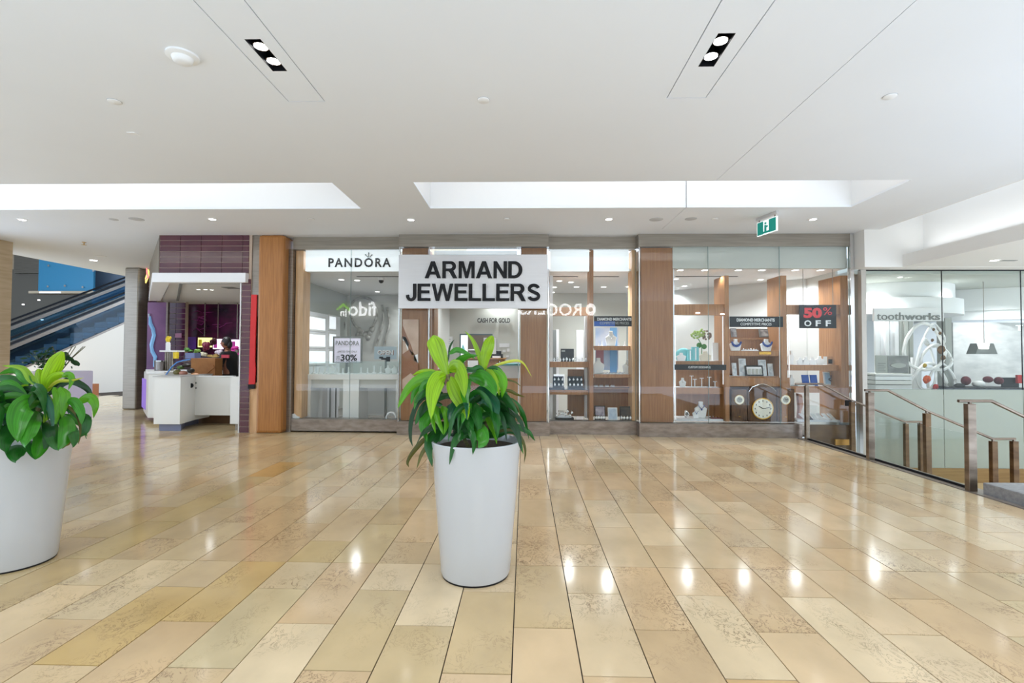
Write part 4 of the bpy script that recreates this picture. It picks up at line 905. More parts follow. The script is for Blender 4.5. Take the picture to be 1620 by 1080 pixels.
# ------------------------------------------------------------------ diamond display window (right bay)
fins = ((1147, 1153.5, 1133, 'left'), (1236, 1245, 1221, 'middle'))
for u0, u1, ub, lb in fins:
    x0, x1 = X(u0, 8.85), X(u1, 8.85)
    MB().box(x0, x1, 8.85, 9.35, .24, 2.86).build('oak_fin', oak, bevel=.003, **T('deep oak upright fin, %s one of the diamond display' % lb, 'upright'))
MB().box(X(1350, 8.85), 5.64, 8.85, 9.5, .24, 2.86).build('oak_fin', oak, **T('oak end panel at the right edge of the diamond display', 'upright'))
yb = 8.86
def beam(u0, u1, v0, v1, lab, Y=8.88, d=.12, m=oak):
    return Q(u0, u1, v0, v1, Y, d, 'oak_beam', m, None, **T(lab, 'beam'))
beam(1067, 1146, 481, 498, 'oak beam with downlights over the left diamond window section'); beam(1245, 1341, 482, 497, 'oak beam behind the sale sign')
for u, v in ((1104, 494), (1143, 496)): Q(u-3, u+3, v, v+1.5, 8.87, .005, 'beam_light', lamps, None, **T('tiny lit slot on the oak beam', 'light', 'tiny slots on the beam'))
zA1 = shelf(1068, 1146, 571, 8.95, .35, 'upper white shelf of the left diamond section', 577)
zA2 = shelf(1068, 1150, 613, 8.95, .35, 'oak shelf of the left diamond section', 623)
zB1 = shelf(1154, 1236, 555, 8.95, .35, 'oak shelf with gold tag in the middle diamond section', 563)
zB2 = shelf(1154, 1236, 595, 8.95, .35, 'oak shelf with white top and booklets in the middle section', 611)
zC1 = shelf(1247, 1341, 577, 8.92, .4, 'upper oak shelf of the right diamond section', 586)
zC2 = shelf(1245, 1349, 611, 8.92, .42, 'lower oak shelf of the right diamond section', 621)
for u0, u1, lb in ((1068, 1142, 'left'), (1258, 1345, 'right')):
    z_ = .24; MB().box(X(u0, 8.95), X(u1, 8.95), 8.9, 9.35, .24, .275).build('plinth_block', paper, **T('white display base on the floor of the %s diamond section' % lb, 'base'))
MB().box(X(1068, 9.4), X(1150, 9.4), 9.38, 9.42, .24, Z(579, 9.4, 1100)).build('back_panel', oak, **T('oak rear panel below the custom strip in the left diamond section', 'panel'))
MB().box(X(1154, 9.4), X(1240, 9.4), 9.38, 9.42, Z(640, 9.4, 1190), Z(520, 9.4, 1190)).build('back_panel', oak2, **T('oak rear panel in the middle diamond section', 'panel'))
for u in (1068.5, 1144, 1234, 1248.5): MB().box(X(u, 8.9)-.004, X(u, 8.9)+.004, 8.9, 8.92, Z(608, 8.9, u) if u > 1100 else .26, Z(500, 8.9, u)).build('light_strip', lit, **T('thin white light strip along an oak fin', 'light', 'thin light strips in the diamond display'))
t = thing('merchant_sign', 'black sign with two lines of white capitals across the middle section', 'sign', (X(1197, 8.8), 8.8, 2))
Q(1155, 1239, 500.5, 517, 8.80, .03, 'panel', black, t)
text('DIAMOND MERCHANTS', X(1166, 8.79), X(1226, 8.79), Z(508.5, 8.79, 1197), Z(503.5, 8.79, 1197), 8.799, .004, paper, 'lettering', t, bold=.02); text('COMPETITIVE PRICES', X(1172, 8.79), X(1221, 8.79), Z(514.5, 8.79, 1197), Z(510.5, 8.79, 1197), 8.799, .004, paper, 'lettering', t)
t = thing('custom_strip', 'narrow black strip sign with small white lettering in the left diamond section', 'sign', (X(1108, 8.8), 8.8, 1.2))
Q(1067, 1149, 576.5, 585, 8.80, .03, 'panel', black, t); text('CUSTOM DESIGNING', X(1089, 8.79), X(1124, 8.79), Z(582.3, 8.79, 1100), Z(579, 8.79, 1100), 8.799, .003, paper, 'lettering', t)
t = thing('sale_sign', 'black sale sign with red 50% and white OFF', 'sign', (X(1294, 8.78), 8.78, 2))
Q(1265, 1323, 482, 519, 8.78, .02, 'panel', black, t); Q(1270, 1271, 420, 482, 8.785, .006, 'hanging_wire', steel, t); Q(1317, 1318, 420, 482, 8.785, .006, 'hanging_wire', steel, t); redl = mat('red_letters', srgb(215, 30, 36), .5)
text('50', X(1272, 8.77), X(1301, 8.77), Z(503, 8.77, 1290), Z(486.5, 8.77, 1290), 8.778, .006, redl, 'lettering', t, bold=.05)
text('%', X(1303, 8.77), X(1317, 8.77), Z(498, 8.77, 1290), Z(486, 8.77, 1290), 8.778, .006, redl, 'lettering', t)
for ch_, u in (('O', 1273), ('F', 1291), ('F', 1307)): text(ch_, X(u, 8.77), X(u+(11 if ch_ == 'O' else 8), 8.77), Z(516, 8.77, 1290), Z(506.5, 8.77, 1290), 8.778, .006, paper, 'lettering', t, bold=.02)
# left section goods
t = thing('hydrangea', 'green and mauve hydrangea blooms on a stem behind the black strip', 'flower', (X(1108, 9.2), 9.2, zA1))
hg = mat('hydrangea_green', srgb(165, 190, 110), .7); hm = mat('hydrangea_mauve', srgb(140, 120, 105), .7); lf = mat('leaf_green', srgb(60, 120, 50), .6)
for (u, v, r, m) in ((1101, 528, 9, hg), (1117, 530, 9, hm), (1109, 526, 7, hg)):
    mb = MB()
    for i in range(26):
        a, b = rr.uniform(0, 2*PI), rr.uniform(-1, 1); s_ = 9.2/CF
        mb.ball((X(u, 9.2)+r*s_*.8*math.cos(a)*math.sqrt(1-b*b), 9.2+r*s_*.5*math.sin(a)*math.sqrt(1-b*b), Z(v, 9.2, u)+r*s_*.75*b), .022, seg=6, rings=4)
    mb.build('bloom', m, t, smooth=True)
MB().tube([at(1103, 533, 9.2), at(1110, 545, 9.2), (X(1110, 9.2), 9.2, zA1)], .008, 6).build('stem', lf, t)
for u, v in ((1106, 546), (1114, 548)): MB().ball(at(u, v, 9.2), .05, .01, .05, 8, 6).build('leaf', lf, t, smooth=True)
bust(X(1078, 9.05), 9.05, zA1, .15, 'low wide white bust on the upper left diamond shelf', None, w=1.6)
bust(X(1116, 9.05), 9.05, zA1, .18, 'round cream bust beside the turquoise bags', None, m=mat('cream', srgb(225, 215, 195), .8), w=1.6)
for i, (u, w_, h_, lb) in enumerate(((1092, 6, 18, 'left narrow'), (1100.5, 10, 22, 'right wide'))):
    t = thing('gift_bag', 'turquoise gift bag, the %s one on the diamond shelf' % lb, 'bag', (X(u, 9.1), 9.1, zA1)); x = X(u, 9.1); k = w_*.0118/2; MB().box(x-k, x+k, 9.1, 9.17, zA1, zA1+h_*.0118).build('body', aqua, t); MB().box(x-.01, x+.01, 9.095, 9.1, zA1+.02, zA1+h_*.0118-.02).build('ribbon', paper, t)
MB().ball((X(1081, 9.25), 9.25, zA1+.1), .16, .05, .14).build('blue_round_box', aqua, smooth=True, **T('round blue translucent box behind the low white bust', 'box'))
for i, u in enumerate((1128, 1137)): Q(u, u+9, 542+i*3, 570, 9.15, .06, 'price_stand', paper, None, **T(('white stacked card stand at the right of the cream bust', 'white tall card stand against the left fin')[i], 'card stand'))
Q(1134, 1142, 523, 538, 9.25, .03, 'small_picture', mid, None, **T('tilted grey photo frame high in the left section', 'frame'))
bust(X(1080, 9.05), 9.05, zA2, .17, 'small white bust alone on the oak shelf', None, necklace=chrome)
for i, (u, h_) in enumerate(((1094, .2), (1099, .14), (1110, .16), (1122, .18), (1131, .1))):
    t = thing('earring_stand', 'thin white T-shaped earring stand on the oak shelf', 'jewellery stand', (X(u, 9.05), 9.05, zA2), 'earring stands'); x = X(u, 9.05)
    MB().box(x-.03, x+.03, 9.03, 9.09, zA2, zA2+.012).build('base', paper, t); MB().box(x-.006, x+.006, 9.05, 9.062, zA2, zA2+h_).build('post', paper, t); MB().box(x-.035, x+.035, 9.05, 9.062, zA2+h_, zA2+h_+.012).build('bar', paper, t)
bust(X(1109, 9.05), 9.05, .275, .30, 'taller white bust on the white base below the oak shelf', None, necklace=gem); bust(X(1101, 8.97), 8.97, .275, .17, 'smaller white bust in front of the taller one', None, necklace=gem)
stand_w(X(1085, 9.0), 9.0, .275, .15, 'large silver bangle watch on a dark stand at the left of the busts', None, face=black)
tray(X(1132, 9.0), 9.0, .275, .2, .12, mar, 'dark red tray of rings at the foot of the left fin', 4, gold)
# middle section goods
def bluebust(u, lb):
    t = bust(X(u, 9.1), 9.1, zB1, .22, lb, None, w=1.3)
    x = X(u, 9.1)
    for i in range(9):
        a = -1.2+2.4*i/8; MB().ball((x+.085*math.sin(a), 9.07, zB1+.19-.10*math.cos(a)), .018, .012, .024, 7, 5).build('blue_stone', gem, t, smooth=True)
bluebust(1164, 'white bust with blue necklace at the left of the gold-tagged shelf'); bluebust(1213, 'white bust with blue collar at the right of the gold-tagged shelf')
for i in range(3): tray(X(1178+i*8, 9.02), 9.02, zB1, .09, .1, paper, 'flat white necklace pad lying on the gold-tagged shelf', 2, chrome, 'flat pads on the gold-tagged shelf')
Q(1201, 1220, 556.5, 560.5, 8.935, .01, 'gold_tag', gold, None, **T('small gold tag plate on the shelf edge', 'tag'))
for i, (u0, u1, v0, lb) in enumerate(((1159, 1166, 574, 'leftmost thin'), (1170, 1181, 567, 'tall left'), (1201, 1213, 569, 'tall right'), (1216, 1224, 575, 'rightmost small'))):
    card(u0, u1, v0, 594.5, 9.05, noisy('booklet%d' % i, srgb(225, 228, 230), srgb(170, 176, 182), (14, 14, 14), .5), 'standing white price booklet, %s in the middle section' % lb, edge=paper)
t = card(1180, 1208, 578, 594.5, 8.99, paper, 'wide open white booklet with dark grid lines', edge=black)
for i in range(4): Q(1184+i*6, 1187.5+i*6, 583, 592, 8.98, .004, 'printed_block', mgrey, t)
for u, v0, u1, lb in ((1157, 518, 1166, 'white tilted card high at the left of the middle section'), (1202, 519, 1224, 'dark framed card high at the right of the middle section')): card(u, u1, v0+1, 533, 9.3, noisy('upper_card_%d' % u, srgb(205, 205, 205), srgb(90, 80, 85), (9, 9, 9), .5), lb)
shelf(1156, 1225, 534, 9.3, .08, 'narrow high shelf under the black sign', 536, oak, oak)
beam(1152, 1250, 597, 611, 'oak cross beam above the clocks', 8.90, .06)
# clocks
zc0 = .24
def clock(u0, u1, v0, uc, vc, r, lab, m, crest=False):
    Y = 8.86; x0, x1 = X(u0, Y, 640), X(u1, Y, 640); z1 = Z(v0, Y, uc)
    t = thing('wall_clock', lab, 'clock', ((x0+x1)/2, Y, zc0))
    MB().box(x0, x1, Y, Y+.12, zc0, z1).build('case', m, t, bevel=.006); MB().box(x0+.02, x1-.02, Y-.008, Y, zc0+.02, z1-.02).build('door', walnut, t)
    c = at(uc, vc, Y-.01); rr_ = r*Y/CF
    MB().lathe(0, 0, [(rr_*1.08, 0), (rr_*1.08, .02), (rr_, .024)], 32)
    MB().disc_y(c.x, Y-.03, c.z, rr_*1.1, .022, 36).build('bezel', gold, t); d = MB().disc_y(c.x, Y-.034, c.z, rr_, .006, 36).build('dial', mat('ivory', srgb(240, 238, 225), .5) if 'ivory' not in bpy.data.materials else bpy.data.materials['ivory'], t)
    if r > 10:
        for i in range(12):
            a = PI*i/6; x, z = c.x+rr_*.8*math.sin(a), c.z+rr_*.8*math.cos(a); MB().box(x-.006, x+.006, Y-.037, Y-.034, z-.014, z+.014).build('numeral', black, d)
        for a, l_, w_ in ((math.radians(-58), .5, .008), (math.radians(77), .75, .006)):
            P = Vector((c.x, Y-.04, c.z)); Q_ = P+Vector((math.sin(a), 0, math.cos(a)))*rr_*l_; MB().tube([P, Q_], w_*.7, 6).build('hand', black, d)
    else:
        MB().disc_y(c.x, Y-.037, c.z, rr_*.62, .004, 20).build('inner_dial', mgrey, d)
        for a in (-.6, 1.2): MB().tube([(c.x, Y-.041, c.z), (c.x+rr_*.6*math.sin(a), Y-.041, c.z+rr_*.6*math.cos(a))], .003, 5).build('hand', black, d)
        MB().box(c.x-.01, c.x+.03, Y-.02, Y-.008, zc0+.09, zc0+.10).build('catch', gold, t)
    if crest:
        P = [(X(u, Y), Z(v, Y, u)) for u, v in ((u0+1, v0+1), (u0+6, v0-6), (uc-6, v0-10), (uc, v0-11), (uc+7, v0-9), (u1-7, v0-5), (u1-1, v0+1))]
        MB().prism(P, Y, Y+.1, 'y').build('crest', walnut, t)
        MB().tube([(p_[0], Y-.01, p_[1]) for p_ in P], .007, 6).build('silver_moulding', chrome, t, smooth=True)
clock(1157.5, 1182, 616, 1169, 632, 7, 'left tall wooden clock with small round dial', walnut)
clock(1183, 1228, 618, 1206, 646, 15, 'central wooden clock with big ivory dial and curved crest', walnut, True)
clock(1229, 1257, 615, 1242, 632, 7, 'right tall dark wooden clock with small round dial', mat('dark_walnut', srgb(72, 44, 24), .5))
# right section goods
for i, (u, h_) in enumerate(((1266, .1), (1275, .11), (1285, .1), (1297, .12))):
    bust(X(u, 9.08), 9.08, zC1, h_*1.3, 'low white bust in the row on the upper right shelf', 'row of low busts', w=1.4)
t = thing('chrome_box', 'chrome cubic watch box on the upper right shelf', 'box', (X(1312, 9.1), 9.1, zC1)); x = X(1312, 9.1); MB().box(x-.055, x+.055, 9.08, 9.2, zC1, zC1+.15).build('body', chrome, t); MB().box(x-.03, x+.03, 9.07, 9.08, zC1+.02, zC1+.10).build('window', black, t)
MB().tube([(X(1318, 9.2), 9.2, zC1), (X(1318, 9.2), 9.2, Z(528, 9.2, 1318))], .012, 8).box(X(1316, 9.2), X(1321, 9.2), 9.18, 9.22, Z(533, 9.2, 1318), Z(527, 9.2, 1318)).build('display_pole', mid, **T('thin grey pole with square clamp behind the chrome box', 'pole'))
for u0, u1, lb in ((1270, 1281, 'left'), (1283, 1294, 'right')): card(u0, u1, 593, 610, 9.05, blue, 'bright blue display card, %s of two' % lb, edge=blue)
t = card(1304, 1329, 588, 609, 9.15, mat('ice_blue', srgb(170, 200, 225), .5), 'light blue square card with curled emblem', edge=paper)
MB().tube([at(1314+3*math.sin(a*1.3), 594+a*1.6, 9.13) for a in [i*.8 for i in range(8)]], .008, 6).build('emblem', navy, t)
bust(X(1252, 9.05), 9.05, zC2, .2, 'white bust leaning at the left of the lower right shelf', None, w=.7); bust(X(1252, 9.1), 9.1, zC1, .26, 'slim white bust at the left of the upper right shelf', None, w=.5)
for i in range(3): tray(X(1262+i*9, 9.0), 8.98, zC2, .1, .12, paper, 'white pad on the left part of the lower right shelf', 2, chrome, 'pads on the lower right shelf')
MB().prism([(X(u, 9.1), Z(v, 9.1, u)) for u, v in ((1262, 622), (1268, 624), (1270, 640), (1266, 652), (1272, 668), (1262, 668), (1264, 645))], 9.1, 9.18, 'y').build('pink_scarf', mat('pink_cloth', srgb(210, 160, 140), .8), **T('pink hanging scarf at the right of the clocks', 'scarf'))
for i in range(6):
    x = X(1270+i*9, 9.0); MB().prism([(8.92, .275), (8.94, .275), (9.12, .36), (9.10, .37)], x-.03, x+.03, 'x').build('bracelet_pad', paper if i > 2 else (black if i % 2 else paper), **T('slanted black or white bracelet pad on the lowest right base', 'jewellery pad', 'slanted bracelet pads'))

# ------------------------------------------------------------------ lit signs of the shops across the mall (seen reversed in the glass)
YS_ = -4.2; VIRT = 2*(YB+.03)-YS_
def refl(u, v): return at(u, v, VIRT)
glow = mat('sign_glow', (1, 1, 1), .5, emit=12); glowg = mat('sign_glow_green', srgb(140, 200, 60), .5, emit=9, ec=srgb(140, 200, 60))
def rtext(s, u0, u1, v0, v1, lab, name='shop_sign_letters', m=glow):
    a, b = refl(u0, max(v0, v1)), refl(u1, min(v0, v1))
    # faces +Y: built unmirrored for a viewer looking towards -Y
    o = text(s, a.x, b.x, a.z, b.z, 0, .02, m, name, mirror=True, bold=.012, **T(lab, 'sign')); o.location = (0, YS_, 0); return o
rtext('fido', 551, 595.5, 499.5, 477, 'white glowing lower-case shop sign across the mall, reflected over the charm shop')
rtext('in', 538, 548, 500, 489, 'white glowing two-letter sign in a green house, across the mall')
a = [refl(u, v) for u, v in ((532, 489), (543, 479.5), (554, 489), (552, 491), (543, 483.5), (534, 491))]
MB().prism([(p.x, p.z) for p in a], YS_, YS_+.03, 'y').build('house_emblem', glowg, **T('green glowing roof emblem across the mall, reflected in the charm shop', 'sign'))
rtext('ROGERS', 822, 920, 499, 480, 'white glowing capital shop sign across the mall, reflected over the watch window')
c = refl(934.5, 489.5); rr_ = 7.5*VIRT/CF
m = MB()
for k in range(18):
    a0 = 2*PI*k/18; a1 = 2*PI*(k+1)/18
    m.prism([(c.x+rr_*1.05*math.cos(a0), c.z+rr_*1.3*math.sin(a0)), (c.x+rr_*1.05*math.cos(a1), c.z+rr_*1.3*math.sin(a1)), (c.x+rr_*.45*math.cos(a1+.3), c.z+rr_*.5*math.sin(a1+.3)), (c.x+rr_*.45*math.cos(a0+.3), c.z+rr_*.5*math.sin(a0+.3))], YS_, YS_+.03, 'y')
m.build('swirl_emblem', glow, **T('white glowing round swirl emblem across the mall', 'sign'))

# ------------------------------------------------------------------ drinks kiosk
tm = noisy('plum_glazed_tile', srgb(98, 58, 66), srgb(84, 48, 60), (3, 3, 3), .16)
tm2 = noisy('plum_tile_pale', srgb(112, 84, 84), srgb(100, 74, 76), (3, 3, 3), .16)
tm3 = noisy('purple_glazed_tile', srgb(92, 40, 72), srgb(76, 30, 60), (3, 3, 3), .16)
gro = mat('pale_grout', srgb(190, 168, 150), .8)
YKF = 8.64
KX0, KX1, KX2 = -6.63, -5.10, -4.93
fas = thing('tiled_fascia', 'plum tiled fascia with pale joints over the drinks kiosk', 'fascia', (-5.8, YKF, 2.87))
MB().box(KX0, KX2, YKF+.012, YKF+.3, 2.866, H).build('grout_bed', gro, fas)
meT = {}
def ktile(x0, x1, z0, z1, Y, parent, m, name='tile'):
    key = (round(x1-x0, 3), round(z1-z0, 3), m.name)
    if key not in meT:
        a, b = (x1-x0)/2, (z1-z0)/2; o = MB().box(-a, a, 0, .014, -b, b).build(name, m, parent); meT[key] = o.data
    else:
        o = bpy.data.objects.new(name, meT[key]); col.objects.link(o); put(o, parent)
    o.location = ((x0+x1)/2, Y+random.uniform(-.001, .001), (z0+z1)/2); return o
rp = (H-2.866)/7
for r_ in range(7):
    z0 = 2.866+r_*rp
    for c_ in range(4):
        x0 = KX0+.01+c_*(.382); ktile(x0+.004, x0+.378, z0+.005, z0+rp-.005, YKF, fas, tm2 if r_ in (2, 3) else tm)
    ktile(KX0+.01+4*.382+.004, KX2-.05, z0+.005, z0+rp-.005, YKF, fas, tm)
# slanting metal side of the fascia going back to the left
dx, dy = -9.2+6.63, 11.7-8.6
nl = math.hypot(dx, dy)
MB().prism([(KX0, YKF), (KX0+.02, YKF+.1), (-9.18, 11.72), (-9.21, 11.7)], 2.80, H, 'z').build('side_panel', steelh, fas)
# tiled column under the fascia on the right
colm = thing('tiled_column', 'narrow plum tiled column between kiosk and red banner', 'column', (-5.02, YKF, 0))
MB().box(KX1, KX2, YKF+.012, YKF+.3, 0, 2.866).build('grout_bed', gro, colm)
MB().box(KX1-.02, KX1-.004, YKF-.01, YKF+.3, 0, 2.70).build('white_edge', paper, colm)
k = 0; z = .004
while z < 2.75: ktile(KX1+.006, KX2-.006, z+.005, z+.1015, YKF, colm, tm); z += .1062
t = thing('wall_strip', 'narrow strip of steel over pale wood beside the tiled column', 'panel', (-4.87, 8.68, 0))
MB().box(-4.93, -4.80, 8.67, 8.9, 2.1, H).build('steel_part', steel, t); MB().box(-4.93, -4.80, 8.67, 8.9, 0, .9).build('wood_part', lightoak, t); MB().box(-4.93, -4.80, 8.70, 8.9, .9, 2.1).build('back', steel, t)
t = thing('pull_banner', 'long narrow bright red banner on the strip beside the wooden pillar', 'banner', (-4.86, 8.64, .8))
MB().prism([(-4.94, .87), (-4.83, .87), (-4.82, 1.15), (-4.835, 1.3), (-4.82, 2.48), (-4.92, 2.48)], 8.635, 8.66, 'y').build('cloth', mat('red_cloth', srgb(205, 22, 24), .45), t); MB().box(-4.95, -4.83, 8.63, 8.67, .79, .87).build('foot_bar', black, t)
# canopy
can = thing('canopy', 'white slab canopy running over the kiosk counter', 'canopy', (-6.5, 9.5, 2.68))
cpts = [(KX0-.05, 8.55), (KX1+.12, 8.55), (KX1+.12, 8.72), (KX0+.15, 8.72), (-8.95, 11.75), (-9.25, 11.75)]
MB().prism(cpts, 2.69, 2.862, 'z').build('edge_band', paper, can, bevel=.01)
cw = mat('canopy_white', srgb(226, 226, 222), .5)
MB().prism([(KX0+.16, 8.73), (KX1+.0, 8.73), (KX1+.0, 13.8), (-10.4, 13.8), (-8.9, 11.75)], 2.74, 2.78, 'z').build('soffit', cw, can)
MB().prism([(KX0+.2, 8.9), (KX1+.0, 8.9), (KX1+.0, 8.92), (KX0+.2, 8.92)], 2.71, 2.75, 'z').prism([(KX0+.2, 8.9), (KX0+.24, 8.92), (-8.6, 11.9), (-8.65, 11.88)], 2.71, 2.75, 'z').build('shadow_gap', mid, can)
for u, v in ((314, 457.5), (325, 457.5), (335, 458)): ceil_disc(u, v, .05, 'downlight', 'tiny bright downlight in the kiosk canopy', 'light', None, glow=lamps, z=2.74, group='kiosk downlights')
p = onz(365, 455, 2.74); MB().box(p.x-.12, p.x+.12, p.y-.12, p.y+.12, 2.732, 2.739).build('air_vent', mid, **T('square grey air vent in the kiosk canopy', 'vent'))
c = at(386, 471, 9.6); MB().ball(c, .05, .05, .04).tube([c, (c.x+.05, c.y, 2.74)], .012).build('security_camera', mid, smooth=True, **T('small grey camera at the right of the kiosk ceiling', 'camera'))
# rear walls of the kiosk
yb_ = 12.1
glowp = noisy('purple_print', srgb(128, 80, 128), srgb(96, 56, 104), (1.2, 1, 1.2), .3)
t = thing('light_poster', 'tall purple poster with pale blue twisting figure in the kiosk', 'poster', (X(247, 11.8), 11.8, .9))
Q(232, 262, 478, 640, 11.8, .06, 'sheet', glowp, t); Q(261.5, 264, 478, 640, 11.79, .07, 'steel_edge', steel, t)
pb = mat('pale_blue_print', srgb(120, 170, 215), .4, emit=.25, ec=srgb(120, 170, 215))
def curve_print(pts, r, m, nm, Y, parent):
    MB().tube([at(u, v, Y) for u, v in pts], r, 6, taper=[.5]+[1]*(len(pts)-2)+[.3]).build(nm, m, parent, smooth=True)
curve_print([(237, 500), (238, 512), (242, 520), (244, 530), (240, 545), (241, 556), (246, 565), (243, 580)], .045, pb, 'pale_blue_figure', 11.79, t)
curve_print([(236, 496), (236, 502)], .05, mat('pale_print', srgb(205, 215, 240), .4), 'pale_highlight', 11.78, t)
tw_ = thing('tiled_wall', 'purple tiled rear wall of the kiosk with pale joints', 'wall', (X(277, 12.4), 12.4, 0))
MB().box(X(262, 12.4), X(293, 12.4), 12.415, 12.5, 0, 2.74).build('grout_bed', gro, tw_)
x0_, x1_ = X(263, 12.4), X(292, 12.4); wq = (x1_-x0_)/2; z = .9
while z < 2.7:
    for c_ in range(2): ktile(x0_+c_*wq+.005, x0_+(c_+1)*wq-.005, z+.006, z+.134, 12.4, tw_, tm3)
    z += .14
Q(277, 287, 527, 534, 12.36, .01, 'notice', mat('pink_note', srgb(190, 130, 160), .6), None, **T('small pink note on the purple tiles', 'note'))
mg = noisy('magenta_mural', srgb(92, 12, 72), srgb(40, 6, 40), (1.6, 1, 2.4), .25, detail=8, nscale=1.5)
t = thing('magenta_backdrop', 'dark magenta printed rear wall with swirling streaks', 'backdrop', (X(340, 13), 13, 0))
MB().box(X(292, 13), X(390, 13)+.3, 13.0, 13.1, 0, 2.74).build('sheet', mg, t)
purp = mat('violet_glow_print', srgb(110, 50, 190), .4, emit=.2, ec=srgb(110, 50, 190)); Q(296, 310, 533, 552, 12.98, .01, 'violet_patch', noisy('violet_patch', srgb(120, 60, 200), srgb(60, 20, 110), (2, 2, 2), .4), t)
rs_ = random.Random(11); st_m = mat('streak_print', srgb(150, 40, 130), .4)
for i in range(16):
    u = rs_.uniform(296, 384); v = rs_.uniform(492, 530); curve_print([(u, v), (u+rs_.uniform(3, 9), v+rs_.uniform(-4, 4)), (u+rs_.uniform(10, 18), v+rs_.uniform(-6, 6))], .012, st_m, 'streak', 12.99, t)
# lit menu boards
mbl = [('left', 313, 334, 534, 549, (235, 240, 150)), ('middle', 337, 352, 536, 552, (240, 215, 240)), ('right', 366, 384, 537, 552, (245, 225, 250))]
for lb, u0, u1, v0, v1, cc in mbl:
    t = thing('menu_board', '%s one of the lit menu boards above the rear kiosk counter' % lb, 'menu board', (X((u0+u1)/2, 12.6), 12.6, 1.6))
    Q(u0, u1, v0, v1, 12.6, .05, 'screen', mat('menu_'+lb, srgb(*cc), .4, emit=.9, ec=srgb(*cc)), t)
    MB().box(X((u0+u1)/2, 12.62)-.01, X((u0+u1)/2, 12.62)+.01, 12.61, 12.63, Z(v0, 12.6), 2.74).build('hanger', steel, t)
    Q(u0+1, u0+6, v0+3, v1-2, 12.59, .008, 'print_block', mat('menu_print_'+lb, srgb(230, 200, 40) if lb == 'left' else srgb(210, 60, 170), .4), t)
mag = mat('magenta_flower', srgb(210, 40, 150), .6); 
t = thing('flower_bunch', 'bunch of magenta blossoms under the right menu board', 'flowers', (X(376, 11.5), 11.5, 1.38))
for i in range(14):
    u, v = rs_.uniform(366, 385), rs_.uniform(549, 561); MB().ball(at(u, v, 11.5), .06, .05, .05, 8, 6).build('blossom', mag, t, smooth=True)
MB().lathe(X(376, 11.5), 11.5, [(.05, 1.38), (.06, 1.5)], 12).build('vase', steel, t)
pk = mat('pink_glaze', srgb(205, 70, 120), .5)
# rear counter goods
for i, (u, v, ru, rv, cc, nm, lb) in enumerate(((326, 548, 6, 9, (120, 30, 60), 'fruit_display', 'dark red fruit heap before the left menu board'), (337, 541, 5, 6, (70, 20, 30), 'fruit_display', 'dark round bunch above the middle of the kiosk'),
        (346, 556, 6, 6, (235, 220, 235), 'white_jug', 'white jug beside the person'), (338, 563, 10, 3, (180, 150, 90), 'snack_tray', 'tan tray of snacks on the cardboard box'), (322, 560, 6, 4, (230, 225, 200), 'cream_bundle', 'cream bundle on top of the sneeze guard'), (311, 556, 6, 4, (110, 150, 60), 'leafy_greens', 'light green leaves left of the cream bundle'), (299, 553, 7, 3.5, (70, 120, 40), 'leafy_greens', 'dark green leaves on the steel cup holder'))):
    s_ = 11.0/CF; m_ = MB()
    for q_ in range(7): m_.ball(at(u+rs_.uniform(-.6, .6)*ru, v+rs_.uniform(-.6, .6)*rv, 11.0+rs_.uniform(-.05, .05)), ru*s_*.45, .06, rv*s_*.5, 8, 6)
    m_.build(nm, mat(nm+str(i), srgb(*cc), .5), smooth=True, **T(lb, 'food' if i not in (2,) else 'jug'))
# rear work counter (mostly hidden)
MB().box(X(300, 11.4), X(386, 11.4), 11.2, 11.8, 0, 1.38).build('rear_counter', mat('counter_plum', srgb(70, 50, 60), .4), **T('dark rear work counter inside the kiosk', 'counter'))
# cardboard box
t = thing('cardboard_box', 'brown cardboard box on the counter inside the kiosk', 'box', (X(322, 9.9), 9.9, .98))
cbm = noisy('cardboard', srgb(172, 118, 70), srgb(158, 104, 60), (6, 6, 6), .8)
Q(302, 340, 566.5, 602, 9.9, .25, 'body', cbm, t); MB().prism([(X(u, 9.89), Z(v, 9.89, u)) for u, v in ((314, 597), (338, 577), (340, 581), (318, 600))], 9.88, 9.9, 'y').build('flap', cbm, t)
# steel cups holder, cup dispenser, bucket
t = thing('cup_holder', 'ribbed grey steel cup holder on the left kiosk counter', 'holder', (X(268, 10.4), 10.4, 1.05))
for i in range(4): u = 263+i*3.6; MB().lathe(X(u, 10.4), 10.4, [(.025, .98), (.025, Z(557, 10.4, 268))], 10).build('tube', steel, t, smooth=True)
MB().box(X(258, 10.4), X(285, 10.4), 10.3, 10.55, Z(556.5, 10.4, 268), Z(554, 10.4, 268)).build('shelf', paper, t)
t = thing('cup_stack', 'white bottle with yellow head on the steel cup holder', 'bottle', (X(266, 10.4), 10.4, 1.6))
MB().lathe(X(266, 10.4), 10.4, [(.045, Z(554, 10.4, 266)), (.045, Z(543, 10.4, 266)), (.03, Z(541, 10.4, 266))], 14).build('body', paper, t, smooth=True)
MB().ball(at(266, 536.5, 10.4), .05, .05, .07).ball(at(269, 534, 10.4), .03).build('head', mat('yellow', srgb(235, 205, 50), .5), t, smooth=True)
MB().lathe(X(279, 10.3), 10.3, [(.05, Z(567, 10.3, 279)), (.055, Z(557, 10.3, 279))], 14).build('yellow_cup', bpy.data.materials['yellow'], smooth=True, **T('yellow cup below the steel shelf', 'cup'))
Q(293, 308, 558, 567, 10.3, .2, 'blue_box', mat('grey_blue', srgb(110, 120, 165), .5), None, **T('small grey blue box left of the cardboard box', 'box'))
t = thing('metal_bucket', 'round metal bucket on the left kiosk counter', 'bucket', (X(253, 10.3), 10.3, 1.0))
